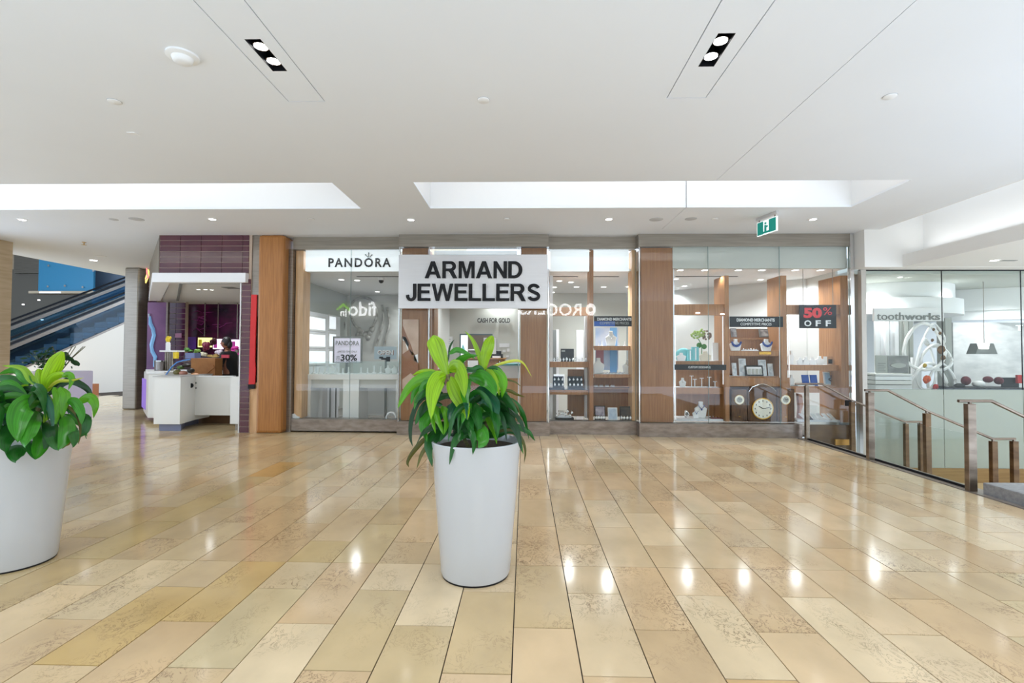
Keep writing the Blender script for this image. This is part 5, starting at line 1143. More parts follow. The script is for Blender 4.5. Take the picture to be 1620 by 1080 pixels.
MB().lathe(X(253, 10.3), 10.3, [(.085, .98), (.095, Z(570, 10.3, 253)), (.088, Z(570, 10.3, 253)), (.08, 1.02)], 20).build('body', mat('tin', srgb(150, 145, 145), .3, .9), t, smooth=True)
MB().lathe(X(253, 10.3), 10.3, [(.099, Z(571.5, 10.3, 253)), (.099, Z(570, 10.3, 253))], 20).build('rim', chrome, t)
# left rear counter
lc = thing('side_counter', 'white side counter with violet lit flank at the left of the kiosk', 'counter', (X(248, 10.1), 10.1, 0))
a_, b_ = X(236, 9.75), X(262, 9.75)
MB().prism([(X(229, 10.9), 10.9), (a_, 9.75), (b_, 9.75), (b_+.6, 10.9)], .10, 1.0, 'z').build('body', counterw, lc, bevel=.01)
MB().prism([(X(228.5, 10.9), 10.95), (a_-.02, 9.72), (b_, 9.72), (b_+.6, 10.95)], 1.0, 1.04, 'z').build('top', paper, lc)
MB().prism([(X(229, 10.9)-.012, 10.86), (a_-.012, 9.80), (a_-.002, 9.80), (X(229, 10.9)-.002, 10.86)], .2, .85, 'z').build('violet_panel', mat('violet_led', srgb(130, 90, 190), .4, emit=.35, ec=srgb(130, 90, 220)), lc)
# front counter
fc = thing('front_counter', 'white faceted counter cabinet at the front left of the kiosk', 'counter', (-6.4, 9.0, 0))
FX0, FX1 = X(243.5, 8.74, 640), X(285, 8.74, 640)
f2x, f2y = X(309, 9.35, 640), 9.35
MB().prism([(FX0, 8.74), (FX1, 8.74), (f2x, f2y), (f2x, f2y+.5), (FX0-.25, 9.5)], .13, .985, 'z').build('body', counterw, fc)
MB().prism([(FX0+.06, 8.80), (FX1-.02, 8.80), (f2x-.2, f2y+.0), (f2x-.2, f2y+.4), (FX0-.15, 9.5)], 0, .13, 'z').build('kick_plate', mat('blue_grey', srgb(120, 124, 150), .4), fc)
MB().prism([(FX0-.02, 8.72), (FX1, 8.72), (f2x+.02, f2y-.02), (f2x+.02, f2y+.5), (FX0-.27, 9.52)], .985, 1.0, 'z').build('top', mat('top_grey', srgb(190, 188, 186), .3), fc)
kx = FX1*.25+f2x*.75; ky = 8.74*.25+f2y*.75
MB().disc_y(kx, ky-.06, Z(610, 9.1, 302), .045, .04, 16).build('black_knob', black, fc)
# swing gate panel and end post
g_ = thing('counter_gate', 'white swing gate panel in the middle of the kiosk front', 'gate', (X(340, 9.3), 9.3, .2))
MB().box(X(309.5, 9.33), X(370, 9.33), 9.33, 9.37, .22, .965).build('panel', counterw, g_, bevel=.004); MB().box(X(309.5, 9.33), X(371, 9.33), 9.31, 9.40, .965, .985).build('top_rail', paper, g_)
for v in (604, 612): Q(309, 310.5, v, v+3, 9.32, .01, 'hinge', mid, g_)
e_ = thing('counter_end', 'white end panel of the kiosk front beside the tiled column', 'counter', (X(378, 8.9), 8.9, 0))
MB().box(X(371, 9.0), X(386.5, 9.0), 8.9, 9.4, .12, .985).build('panel', counterw, e_, bevel=.004); MB().box(X(378, 9.0), X(385, 9.0), 8.93, 9.0, 0, .12).build('foot', steel, e_)
MB().box(X(312, 9.8), X(386, 9.8), 9.78, 9.84, 0, .9).build('inner_counter', noisy('brown_inner', srgb(110, 78, 48), srgb(84, 58, 36), (4, 4, 4), .5), **T('brown inner counter seen under the gate', 'counter'))
# curved sneeze guard and food
sg = thing('sneeze_guard', 'curved glass guard with blue edge over the food on the front counter', 'sneeze guard', (X(275, 9.4), 9.4, 1.0))
arc = [(262, 594), (266, 588), (272, 580), (280, 573), (290, 570), (301, 568.5)]
P = [at(u, v, 9.35) for u, v in arc]
MB().tube(P, .013, 8).build('blue_edge', mat('edge_blue', srgb(80, 135, 205), .3), sg, smooth=True)
gb = MB()
for a, b in zip(P, P[1:]):
    gb.quad(a, b, b+Vector((.1, .5, 0)), a+Vector((.1, .5, 0)))
gb.build('glass', gcase, sg)
for i, (u, v, ru, rv, cc, lb) in enumerate(((281, 589, 6, 5, (120, 110, 60), 'olive wrap on the front counter'), (290, 590, 6, 4, (200, 140, 120), 'pink roll on the front counter'), (295, 578, 6, 3, (50, 40, 30), 'dark brown bun under the glass guard'), (302, 586, 5, 4, (40, 34, 30), 'black tongs handle on the front counter'), (309, 593, 6, 3, (225, 165, 120), 'peach coloured bun at the right of the food'), (286, 581, 5, 3, (90, 120, 60), 'green leaf bundle under the guard'))):
    s_ = 9.5/CF; MB().ball(at(u, v, 9.5), ru*s_, .08, rv*s_, 12, 8).build('food', mat('food%d' % i, srgb(*cc), .5), smooth=True, **T(lb, 'food'))
Q(272, 304, 594, 596.5, 9.3, .3, 'food_tray', mid, None, **T('flat grey tray under the food on the front counter', 'tray'))
# red / yellow sign far left of canopy
t = thing('neon_sign', 'yellow pink twisted sign on the purple tile at the left of the canopy', 'sign', (X(233, 12), 12, 3))
curve_print([(234, 426), (235, 432), (232, 440), (230.5, 448)], .035, mat('neon_yellow', srgb(250, 230, 120), .4, emit=1.2, ec=srgb(250, 220, 110)), 'tube', 12.0, t)
curve_print([(232, 424), (233, 430), (234, 438), (230, 443)], .025, mat('neon_pink', srgb(250, 140, 140), .4, emit=.8, ec=srgb(250, 130, 130)), 'tube', 11.98, t)
# narrow dark tiled pier and taupe steel column left of the kiosk
pier = thing('tiled_pier', 'narrow dark purple tiled pier beside the taupe column', 'column', (X(228, 12.5), 12.5, 0))
xa_, xb_ = -9.71, X(246, 12.3)
MB().box(xa_, xb_, 12.315, 12.6, 0, H).build('grout_bed', gro, pier); z = 0
while z < 3.45: ktile(xa_+.01, xb_-.16, z+.006, z+.136, 12.3, pier, tm3); ktile(xb_-.15, xb_-.005, z+.006, z+.136, 12.3, pier, tm3); z += .142
MB().box(-10.08, -9.72, 12.0, 12.5, 0, H).build('steel_column', steelh, bevel=.03, **T('tall taupe steel clad column left of the kiosk', 'column'))

# ------------------------------------------------------------------ person behind the kiosk counter
def skinned(name, verts, edges, radii, m, parent=None, sub=2):
    me = bpy.data.meshes.new(name); me.from_pydata(verts, edges, []); me.materials.append(m)
    o = bpy.data.objects.new(name, me); col.objects.link(o)
    s_ = o.modifiers.new('skin', 'SKIN'); s_.use_smooth_shade = True
    for i, r_ in enumerate(radii):
        me.skin_vertices[0].data[i].radius = (r_, r_) if not isinstance(r_, tuple) else r_
    me.skin_vertices[0].data[0].use_root = True
    u_ = o.modifiers.new('sub', 'SUBSURF'); u_.levels = sub; u_.render_levels = sub
    if parent: put(o, parent)
    return o
skn = mat('skin', srgb(150, 98, 72), .55); hairm = mat('black_hair', (.012, .01, .01), .5)
px_, py_ = X(366, 10.4), 10.4
per = thing('person', 'person with black hair in black clothes leaning over the kiosk counter in profile', 'person', (px_, py_, 0))
def pv(x, y, z): return (px_+x, py_+y, z)
V = [pv(0, 0, .95), pv(-.02, 0, 1.15), pv(-.05, 0, 1.36), pv(-.08, 0, 1.47), pv(-.10, 0, 1.54),          # pelvis, waist, chest, neck
     pv(-.05, -.17, 1.40), pv(-.10, -.22, 1.17), pv(-.30, -.18, 1.06), pv(-.38, -.16, 1.05),             # near arm
     pv(-.05, .17, 1.40), pv(-.12, .22, 1.17), pv(-.32, .16, 1.07), pv(-.40, .14, 1.06),
     pv(.0, -.09, .88), pv(-.02, -.10, .50), pv(.02, -.10, .09), pv(-.12, -.11, .045),
     pv(.0, .09, .88), pv(.03, .10, .50), pv(.08, .10, .09), pv(-.06, .11, .045)]
Ed = [(0, 1), (1, 2), (2, 3), (3, 4), (2, 5), (5, 6), (6, 7), (7, 8), (2, 9), (9, 10), (10, 11), (11, 12), (0, 13), (13, 14), (14, 15), (15, 16), (0, 17), (17, 18), (18, 19), (19, 20)]
Rd = [.13, .12, .14, .06, .05, .055, .042, .034, .026, .055, .042, .034, .026, .085, .058, .04, .035, .085, .058, .04, .035]
body = skinned('body', V, Ed, Rd, skn, per)
# head with face, in profile towards -X
hd = MB(); hc = Vector(pv(-.125, 0, 1.64)); hd.ball(hc, .095, .075, .115, 16, 12); hd.build('head', skn, per, smooth=True)
MB().prism([(hc.x-.088, hc.z+.015), (hc.x-.122, hc.z-.02), (hc.x-.088, hc.z-.03)], hc.y-.012, hc.y+.012, 'y').build('nose', skn, per)
for s_ in (-1, 1):
    MB().ball((hc.x-.082, hc.y+s_*.032, hc.z+.012), .010, .012, .008, 8, 6).build('eye', paper, per, smooth=True); MB().ball((hc.x, hc.y+s_*.077, hc.z-.005), .02, .01, .028, 8, 6).build('ear', skn, per, smooth=True)
MB().box(hc.x-.094, hc.x-.08, hc.y-.022, hc.y+.022, hc.z-.058, hc.z-.05).build('mouth', mat('lips', srgb(120, 60, 55), .5), per)
MB().ball((hc.x+.022, hc.y, hc.z+.025), .098, .088, .115, 16, 12).ball((hc.x+.09, hc.y, hc.z-.03), .05, .06, .09, 12, 8).build('hair', hairm, per, smooth=True)
clo = mat('black_clothes', (.01, .01, .012), .85)
ci = [0, 1, 2, 3]
CV = [V[i] for i in (0, 1, 2, 5, 6, 7, 9, 10, 11)]; CVz = [(x, y, z) for x, y, z in CV]
skinned('shirt', [pv(0, 0, .90)]+CVz+[pv(-.07, 0, 1.45)], [(0, 1), (1, 2), (2, 3), (3, 4), (4, 5), (5, 6), (3, 7), (7, 8), (8, 9), (3, 10)], [.16, .155, .15, .17, .078, .064, .048, .078, .064, .048, .075], clo, per)
skinned('trousers', [V[0], V[13], V[14], V[15], V[17], V[18], V[19]], [(0, 1), (1, 2), (2, 3), (0, 4), (4, 5), (5, 6)], [.145, .10, .072, .055, .10, .072, .055], clo, per)
for s_, (hx, hy, hz) in ((-1, V[8]), (1, V[12])):
    fv = [(hx, hy, hz), (hx-.05, hy, hz-.005)]; fe = [(0, 1)]; fr = [.024, .026]
    for q, (dy_, l_) in enumerate(((-.028, .055), (-.010, .065), (.010, .062), (.028, .048))):
        n_ = len(fv); fv += [(hx-.075, hy+dy_, hz-.005), (hx-.075-l_*.6, hy+dy_*1.2, hz-.015), (hx-.075-l_, hy+dy_*1.2, hz-.035)]; fe += [(1, n_), (n_, n_+1), (n_+1, n_+2)]; fr += [.010, .009, .007]
    n_ = len(fv); fv += [(hx-.03, hy-s_*-.03, hz-.01), (hx-.07, hy+s_*.045, hz-.02)]; fe += [(0, n_), (n_, n_+1)]; fr += [.011, .009]
    skinned('hand', fv, fe, fr, skn, per, 1)
Q(350, 362, 561, 566, 9.85, .03, 'red_packet', mat('red_packet', srgb(200, 50, 70), .5), None, **T('small red packet held in front of the person in black', 'packet'))

# ------------------------------------------------------------------ escalators at the far left
De = Vector((.41, .912, 0)).normalized(); Ne = Vector((-De.y, De.x, 0))
S0 = Vector((X(133, 16.3, 621), 16.3, 0))                     # foot of the white wall under the near escalator
def onplane(u, v, off):
    d = ray(u, v); P0_ = S0+Ne*off; n = Ne; o_ = Vector((0, 0, CH)); t_ = (P0_-o_).dot(n)/d.dot(n); return o_+d*t_
TN = math.tan(math.radians(30))
def escalator(off, ref, lab, width=1.0, wall=False):
    P = onplane(ref[0], ref[1], off); t0 = (P-S0).dot(De); z0 = P.z          # a point of the near lower edge
    zz = lambda t_: z0+(t_-t0)*TN
    def pt(t_, o_, z_): q = S0+De*t_+Ne*o_; return (q.x, q.y, z_)
    ta_, tb_ = t0-(z0-.15)/TN, t0+9
    root = thing('escalator', lab, 'escalator', tuple(S0+De*ta_+Ne*off))
    def band(o0, o1, za, zb_, nm, m, t1=ta_, t2=tb_):
        v = []
        for o_ in (o0, o1):
            for t_, dz in ((t1, za), (t2, za), (t2, zb_), (t1, zb_)): v.append(pt(t_, o_, zz(t_)+dz))
        mb = MB(); mb.v = v; mb.f = [(0, 1, 2, 3), (7, 6, 5, 4), (0, 4, 5, 1), (1, 5, 6, 2), (2, 6, 7, 3), (3, 7, 4, 0)]; return mb.build(nm, m, root)
    band(off-.02, off+.03, 0, .07, 'stringer', steel)
    band(off, off+.012, .07, .78, 'glass_balustrade', gblue)
    band(off-.03, off+.10, .78, .90, 'silver_deck', steel)
    band(off-.02, off+.05, .93, 1.0, 'handrail', black)
    band(off+width, off+width+.012, .07, .78, 'glass_balustrade', gblue)
    band(off+width-.04, off+width+.08, .78, .86, 'silver_deck', steel)
    band(off+width, off+width+.06, .93, 1.0, 'handrail', black)
    sm = bpy.data.materials.get('step_blue') or noisy('step_blue', srgb(96, 112, 126), srgb(72, 86, 98), (2, 2, 30), .4)
    for i in range(26):
        t_ = ta_+i*.35; z_ = zz(t_)+.12
        v = [pt(t_, off+.08, z_), pt(t_+.35, off+.08, z_), pt(t_+.35, off+width-.06, z_), pt(t_, off+width-.06, z_)]
        v2 = [(a, b, c+.2) for a, b, c in v]; mb = MB(); mb.v = v+v2; mb.f = [(3, 2, 1, 0), (4, 5, 6, 7), (0, 1, 5, 4), (1, 2, 6, 5), (2, 3, 7, 6), (3, 0, 4, 7)]; mb.build('step', sm, root)
    band(off+.03, off+width, -.25, .05, 'truss', mat('truss_dark', srgb(70, 76, 84), .5))
    # newel at the foot
    q = [pt(ta_-.9, off, .0), pt(ta_, off, .0), pt(ta_, off+.05, .0), pt(ta_-.9, off+.05, .0)]; mb = MB(); mb.prism([(a[0], a[1]) for a in q], .02, 1.02, 'z'); mb.build('newel_panel', gblue, root)
    MB().tube([pt(ta_+.1, off+.02, 1.12), pt(ta_-.4, off+.02, 1.02), pt(ta_-.9, off+.02, 1.0), pt(ta_-1.1, off+.02, .85), pt(ta_-1.1, off+.02, .6)], .04, 8).build('newel_rail', black, root, smooth=True)
    return zz, pt, ta_
zz, pt, ta_ = escalator(0, (150, 533), 'near escalator with blue tinted glass rising to the right')
escalator(1.75, (100, 524), 'far escalator with blue tinted glass behind the near one')
wm = MB(); v = [pt(ta_, -.01, 0), pt(ta_+9, -.01, 0), pt(ta_+9, -.01, zz(ta_+9)), pt(ta_, -.01, zz(ta_)+.0)]; wm.v = v+[tuple(Vector(p)+Ne*.1) for p in v]
wm.f = [(0, 1, 2, 3), (7, 6, 5, 4), (0, 4, 5, 1), (1, 5, 6, 2), (2, 6, 7, 3), (3, 7, 4, 0)]; wm.build('wall_left', mat('cream_wall', srgb(222, 214, 200), .5), **ST)
MB().box(-30, -11.25, 9.3, 26, 7.2, 7.3).build('ceiling', white, **ST)  # unseen upper ceiling and end wall, added to hold back the world light
MB().box(-30.1, -30, 9.3, 26, 0, 7.2).build('wall_left', walld, **ST)
# upper level behind the escalators
YU = 24.5
Q(22, 68, 400, 432, YU-.5, .3, 'wall_upper', steelh, None, kind='structure')
Q(16, 230, 426, 600, YU-.3, .2, 'wall_back', mat('umber_wall', srgb(128, 122, 112), .5), None, kind='structure')
t = thing('blue_glass_panel', 'blue glass panel with small fixings on the upper level', 'panel', (X(105, 22), 22, 4))
Q(61, 148, 405, 461, 22, .1, 'sheet', mat('panel_blue', srgb(64, 148, 190), .3), t)
for u, v in ((77, 420), (76, 453), (103, 452), (131, 454), (148, 428)): c = at(u, v, 21.97); MB().disc_y(c.x, 21.95, c.z, .05, .03, 12).build('fixing', chrome, t)
Q(146, 215, 405, 480, 23, .1, 'wall_upper', mat('slate_blue', srgb(124, 140, 160), .4), None, kind='structure')
t = thing('upper_slab', 'beige lit slab edge under the blue glass panel', 'slab', (X(100, 21.5), 21.5, 3.9)); Q(45, 148, 460, 464, 21.5, .5, 'edge', mallwall, t); Q(62, 95, 461, 463.5, 21.4, .05, 'lit_strip', lit, t)
for u, v in ((61, 474), (36, 481), (52, 499), (66, 505)): Q(u-1.5, u+1.5, v, v+1, 20, .03, 'wall_light', lamps, None, **T('tiny distant light on the dark wall behind the escalators', 'light', 'distant lights'))

# white planter box with dark shrub by the foot of the escalator
xb0, xb1 = X(38, 9.6, 600), X(92, 9.6, 600)
MB().box(xb0, xb1, 9.6, 10.4, 0, Z(588, 9.6, 60)).build('planter_box', mat('lilac_white', srgb(222, 218, 232), .4), bevel=.02, **T('pale lilac white box planter behind the left potted plant', 'planter'))
Q(95, 135, 608, 629.5, 15.4, .5, 'wooden_bench', mat('red_brown', srgb(160, 98, 58), .5), None, **T('reddish wooden low bench behind the left potted plant', 'bench'))

# ------------------------------------------------------------------ potted dracaenas
def leafmat():
    m = mat('dracaena_leaf', (.1, .3, .03), .32)
    oi_ = nd(m, 'ShaderNodeObjectInfo'); tc = nd(m, 'ShaderNodeTexCoord'); mp_ = nd(m, 'ShaderNodeMapping'); mp_.inputs['Scale'].default_value = (16, 1.5, 1)
    off_ = nd(m, 'ShaderNodeVectorMath', operation='ADD'); lk(m, tc.outputs['UV'], mp_.inputs['Vector']); lk(m, mp_.outputs[0], off_.inputs[0])
    lk(m, oi_.outputs['Random'], off_.inputs[1])
    n_ = nd(m, 'ShaderNodeTexNoise'); n_.inputs['Scale'].default_value = 1.0; n_.inputs['Detail'].default_value = 3; lk(m, off_.outputs[0], n_.inputs['Vector'])
    r_ = nd(m, 'ShaderNodeMapRange'); r_.inputs['From Min'].default_value = .3; r_.inputs['From Max'].default_value = .75; r_.inputs['To Min'].default_value = .7; r_.inputs['To Max'].default_value = 1.45
    lk(m, n_.outputs['Fac'], r_.inputs['Value']); h_ = nd(m, 'ShaderNodeHueSaturation'); lk(m, oi_.outputs['Color'], h_.inputs['Color']); lk(m, r_.outputs[0], h_.inputs['Value'])
    lk(m, h_.outputs[0], bsdf(m).inputs['Base Color'])
    out = m.node_tree.nodes['Material Output']; tr = nd(m, 'ShaderNodeBsdfTranslucent'); lk(m, h_.outputs[0], tr.inputs[0]); ms = nd(m, 'ShaderNodeMixShader'); ms.inputs[0].default_value = .28
    lk(m, bsdf(m).outputs[0], ms.inputs[1]); lk(m, tr.outputs[0], ms.inputs[2]); lk(m, ms.outputs[0], out.inputs[0]); return m
LM = leafmat()
stemm = noisy('cane_bark', srgb(120, 110, 70), srgb(80, 84, 45), (20, 20, 60), .7)
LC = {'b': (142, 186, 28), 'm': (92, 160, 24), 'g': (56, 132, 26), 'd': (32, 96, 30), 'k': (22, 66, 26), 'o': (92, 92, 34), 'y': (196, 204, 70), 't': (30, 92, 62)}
def leaf(ctrl, width, ck, parent, rnd, twist=0, name='leaf', shape=0):
    """strap leaf along 3-4 control points; width in metres; folded lightly along the midrib"""
    C_ = [Vector(c) for c in ctrl]; N = 12; pts = []
    for i in range(N+1):
        t = i/N*(len(C_)-1); k = min(int(t), len(C_)-2); f = t-k
        a = C_[max(0, k-1)] if k > 0 else C_[0]*2-C_[1]; b = C_[k]; c = C_[k+1]; d = C_[k+2] if k+2 < len(C_) else C_[-1]*2-C_[-2]
        pts.append(.5*((2*b)+(c-a)*f+(2*a-5*b+4*c-d)*f*f+(3*b-a-3*c+d)*f**3))
    vs, fs, uv = [], [], []
    view = Vector((0, 1, -.1))
    mid_ = pts[N//2]; view = (mid_-Vector((0, 0, CH))).normalized()
    for i, p_ in enumerate(pts):
        tg = (pts[min(N, i+1)]-pts[max(0, i-1)]).normalized()
        side = tg.cross(view)
        if side.length < .05: side = tg.cross(Vector((1, 0, 0)))
        side.normalize(); nrm = side.cross(tg).normalized()
        an = twist*(.5+i/N) + .12*math.sin(i*1.1+rnd.random()*.1); side2 = side*math.cos(an)+nrm*math.sin(an); nrm2 = nrm*math.cos(an)-side*math.sin(an)
        t = i/N
        wd = (math.sin(PI*min(1, t**.72*.97+.03))**.75) if shape == 0 else (math.sin(PI*min(1, t**1.25*.9+.06))**.8)
        wd = max(wd, .18*(1-t)+.0)*width/2
        und = .10*width*math.sin(t*9+width*200)
        for q in (-1, -.5, 0, .5, 1):
            vs.append(p_+side2*wd*q+nrm2*(abs(q)*.30*wd*(1-.5*t)+und*(abs(q)**2)*(1 if q > 0 else -1)*.6)); uv.append((q*.5+.5, t))
    for i in range(N):
        for q in range(4):
            a = i*5+q; fs.append((a, a+1, a+6, a+5))
    me = bpy.data.meshes.new(name); me.from_pydata([tuple(v) for v in vs], [], fs); me.materials.append(LM)
    ul = me.uv_layers.new(name='uv')
    for l in me.loops: ul.data[l.index].uv = uv[l.vertex_index]
    me.polygons.foreach_set('use_smooth', [True]*len(me.polygons)); me.update()
    o = bpy.data.objects.new(name, me); col.objects.link(o); put(o, parent)
    r, g_2, b = LC[ck]; j_ = 1+rnd.uniform(-.14, .14); o.color = (*[min(1, c*j_) for c in srgb(r, g_2, b)], 1)
    return o
def planter(cx, cy, label, plabel):
    t = thing('planter_pot', label, 'planter', (cx, cy, 0))
    prof = [(.222, .012), (.228, .03), (.245, .25), (.266, .50), (.289, .80), (.2965, .868), (.293, .873), (.283, .873), (.279, .86), (.27, .75)]
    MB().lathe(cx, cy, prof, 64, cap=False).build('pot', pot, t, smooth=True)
    MB().lathe(cx, cy, [(.219, 0), (.222, .014)], 48).build('base_ring', black, t)
    MB().lathe(cx, cy, [(.276, .80), (.276, .825)], 32).build('soil', soil, t)
    p = thing('dracaena', plabel, 'plant', (cx, cy, .82))
    return p
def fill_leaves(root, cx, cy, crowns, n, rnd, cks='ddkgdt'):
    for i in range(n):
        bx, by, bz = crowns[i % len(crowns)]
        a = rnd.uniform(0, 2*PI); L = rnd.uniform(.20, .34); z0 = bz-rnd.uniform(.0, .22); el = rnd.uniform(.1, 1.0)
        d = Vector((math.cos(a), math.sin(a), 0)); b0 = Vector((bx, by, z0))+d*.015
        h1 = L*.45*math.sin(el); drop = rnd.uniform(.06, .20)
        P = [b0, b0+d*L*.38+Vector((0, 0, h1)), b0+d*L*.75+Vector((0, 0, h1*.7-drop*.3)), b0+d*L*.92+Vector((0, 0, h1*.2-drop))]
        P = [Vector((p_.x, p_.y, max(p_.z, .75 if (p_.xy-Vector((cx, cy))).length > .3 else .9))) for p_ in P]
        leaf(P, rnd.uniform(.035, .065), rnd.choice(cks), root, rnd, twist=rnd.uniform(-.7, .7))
PY = 3.255
def pxleaf(root, pts, w_px, ck, rnd, Y0=PY, dtip=None, tw=0, shape=0):
    n_ = len(pts)
    if dtip is None: dtip = -.12
    P = [at(u, v, Y0+dtip*(i/(n_-1))**(.45 if dtip < -.3 else 1.0)) for i, (u, v) in enumerate(pts)]
    leaf(P, w_px*Y0/CF*1.12, ck, root, rnd, tw, shape=shape)
rnd = random.Random(5)
pc = onz(750, 905, 0); pcx, pcy = X(752.5, PY, 900), PY
dr = planter(pcx, pcy, 'tall glossy white tapered pot in the middle of the hall', 'leafy green dracaena in the central white pot')
crA, crB, crC = at(708, 592, PY), at(766, 585, PY), at(735, 640, PY-.05)
sm_ = MB()
for c_, bx in ((crA, -.05), (crB, .06), (crC, 0)): MB().tube([(pcx+bx, pcy, .82), (pcx+bx*.8+(c_.x-pcx)*.4, pcy, .95), tuple(c_)], .013, 8).build('stem', stemm, dr, smooth=True)
CL = [
 ([(708, 596), (697, 566), (688, 542), (684, 531)], 25, 'b', .05, 1), ([(766, 586), (768, 565), (773, 545), (779, 531)], 17, 'b', -.05, 1), ([(763, 584), (757, 560), (747, 537), (735, 523)], 7, 'b', .05, 0),
 ([(709, 585), (722, 580), (731, 600), (735, 630)], 21, 'b', -.20, 0), ([(712, 596), (722, 618), (733, 640), (740, 664)], 24, 'b', -.2, 0),
 ([(706, 592), (692, 600), (684, 626), (682, 664)], 23, 'b', -.22, 0), ([(706, 596), (672, 596), (645, 616), (629, 646)], 15, 'm', -.05, 0), ([(704, 598), (684, 588), (665, 588), (652, 594)], 7, 'b', 0, 0),
 ([(712, 590), (722, 577), (735, 565), (756, 562)], 12, 'g', -.1, 0), ([(710, 560), (722, 553), (738, 558), (752, 568)], 8, 'g', .05, 0), ([(709, 572), (711, 552), (715, 542), (719, 537)], 3, 'k', .05, 0),
 ([(742, 594), (760, 596), (776, 608), (785, 626)], 22, 'g', -.2, 0), ([(772, 583), (788, 592), (796, 608), (794, 630)], 16, 'm', -.12, 0), ([(770, 582), (776, 590), (785, 604), (790, 626)], 10, 'b', -.1, 0),
 ([(768, 584), (800, 573), (825, 572), (842, 597)], 4, 'y', .05, 0), ([(785, 618), (805, 618), (818, 624), (831, 628)], 5, 'o', 0, 0), ([(780, 598), (800, 600), (815, 604), (824, 611)], 3, 'o', 0, 0),
 ([(768, 590), (752, 585), (740, 586), (728, 592)], 8, 'd', -.05, 0), ([(768, 590), (758, 580), (747, 583), (736, 580)], 6, 'd', -.05, 0), ([(766, 588), (780, 583), (790, 586), (798, 594)], 9, 'd', -.05, 0),
 ([(746, 600), (738, 610), (736, 628), (741, 650)], 14, 'g', -.2, 0), ([(748, 625), (764, 622), (780, 636), (789, 656)], 24, 't', -.22, 0), ([(760, 640), (776, 645), (785, 662), (787, 696)], 16, 'd', -.22, 0),
 ([(768, 650), (774, 665), (782, 685), (786, 702)], 8, 'm', -.24, 0), ([(738, 640), (748, 645), (756, 662), (758, 690)], 17, 'd', -.24, 0), ([(742, 655), (748, 665), (755, 678), (757, 692)], 9, 't', -.25, 0),
 ([(778, 628), (796, 628), (808, 640), (820, 656)], 13, 'd', -.05, 0), ([(785, 626), (803, 630), (817, 641), (824, 660)], 4, 'o', 0, 0), ([(780, 640), (792, 650), (803, 648), (812, 656)], 5, 'o', 0, 0),
 ([(782, 684), (806, 680), (824, 692), (831, 712), (829, 733)], 5, 'o', 0, 0), ([(770, 690), (800, 684), (815, 684), (826, 693)], 4, 'd', 0, 0),
 ([(704, 686), (676, 692), (656, 712), (645, 730), (647, 739)], 7, 'o', -.05, 0), ([(706, 688), (684, 700), (668, 716), (659, 742)], 7, 'o', -.08, 0), ([(710, 672), (690, 686), (678, 706), (684, 738)], 18, 'd', -.15, 0),
 ([(700, 628), (668, 630), (652, 658), (649, 690), (653, 706)], 7, 'k', 0, 0), ([(700, 640), (676, 640), (664, 655), (657, 672)], 12, 'd', -.1, 0), ([(700, 648), (680, 655), (670, 674), (676, 699)], 17, 'g', -.15, 0),
 ([(692, 640), (690, 655), (696, 672), (701, 687)], 8, 'm', -.2, 0), ([(698, 642), (704, 650), (707, 668), (702, 688)], 10, 'm', -.22, 0), ([(690, 644), (685, 660), (686, 672), (689, 686)], 6, 'm', -.2, 0),
 ([(704, 600), (680, 602), (668, 612), (662, 626)], 10, 'g', -.05, 0), ([(704, 606), (684, 616), (668, 624), (656, 638)], 11, 'd', -.1, 0), ([(702, 612), (676, 615), (660, 630), (655, 648)], 9, 'g', -.05, 0), ([(690, 600), (668, 606), (655, 622), (650, 640)], 10, 'g', 0, 0),
 ([(700, 620), (684, 634), (670, 645), (664, 662)], 13, 'k', -.12, 0), ([(735, 640), (716, 660), (706, 680), (694, 700)], 14, 'd', -.22, 0), ([(735, 650), (744, 678), (750, 700), (748, 719)], 9, 'd', -.36, 0), ([(745, 660), (758, 680), (764, 696), (756, 708)], 20, 'g', -.36, 0),
 ([(722, 650), (732, 662), (742, 668), (750, 682)], 16, 'd', -.25, 0), ([(712, 650), (722, 668), (732, 680), (744, 684)], 16, 'k', -.25, 0), ([(735, 628), (724, 640), (716, 655), (712, 672)], 20, 't', -.2, 0),
 ([(790, 672), (797, 668), (800, 664), (803, 660)], 5, 'g', .05, 0), ([(795, 604), (800, 622), (803, 632), (806, 645)], 5, 'd', 0, 0)]
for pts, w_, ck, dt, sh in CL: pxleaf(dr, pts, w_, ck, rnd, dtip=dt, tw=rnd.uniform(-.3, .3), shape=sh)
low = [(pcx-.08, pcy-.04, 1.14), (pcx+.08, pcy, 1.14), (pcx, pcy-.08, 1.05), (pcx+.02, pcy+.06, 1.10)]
fill_leaves(dr, pcx, pcy, low, 46, rnd)

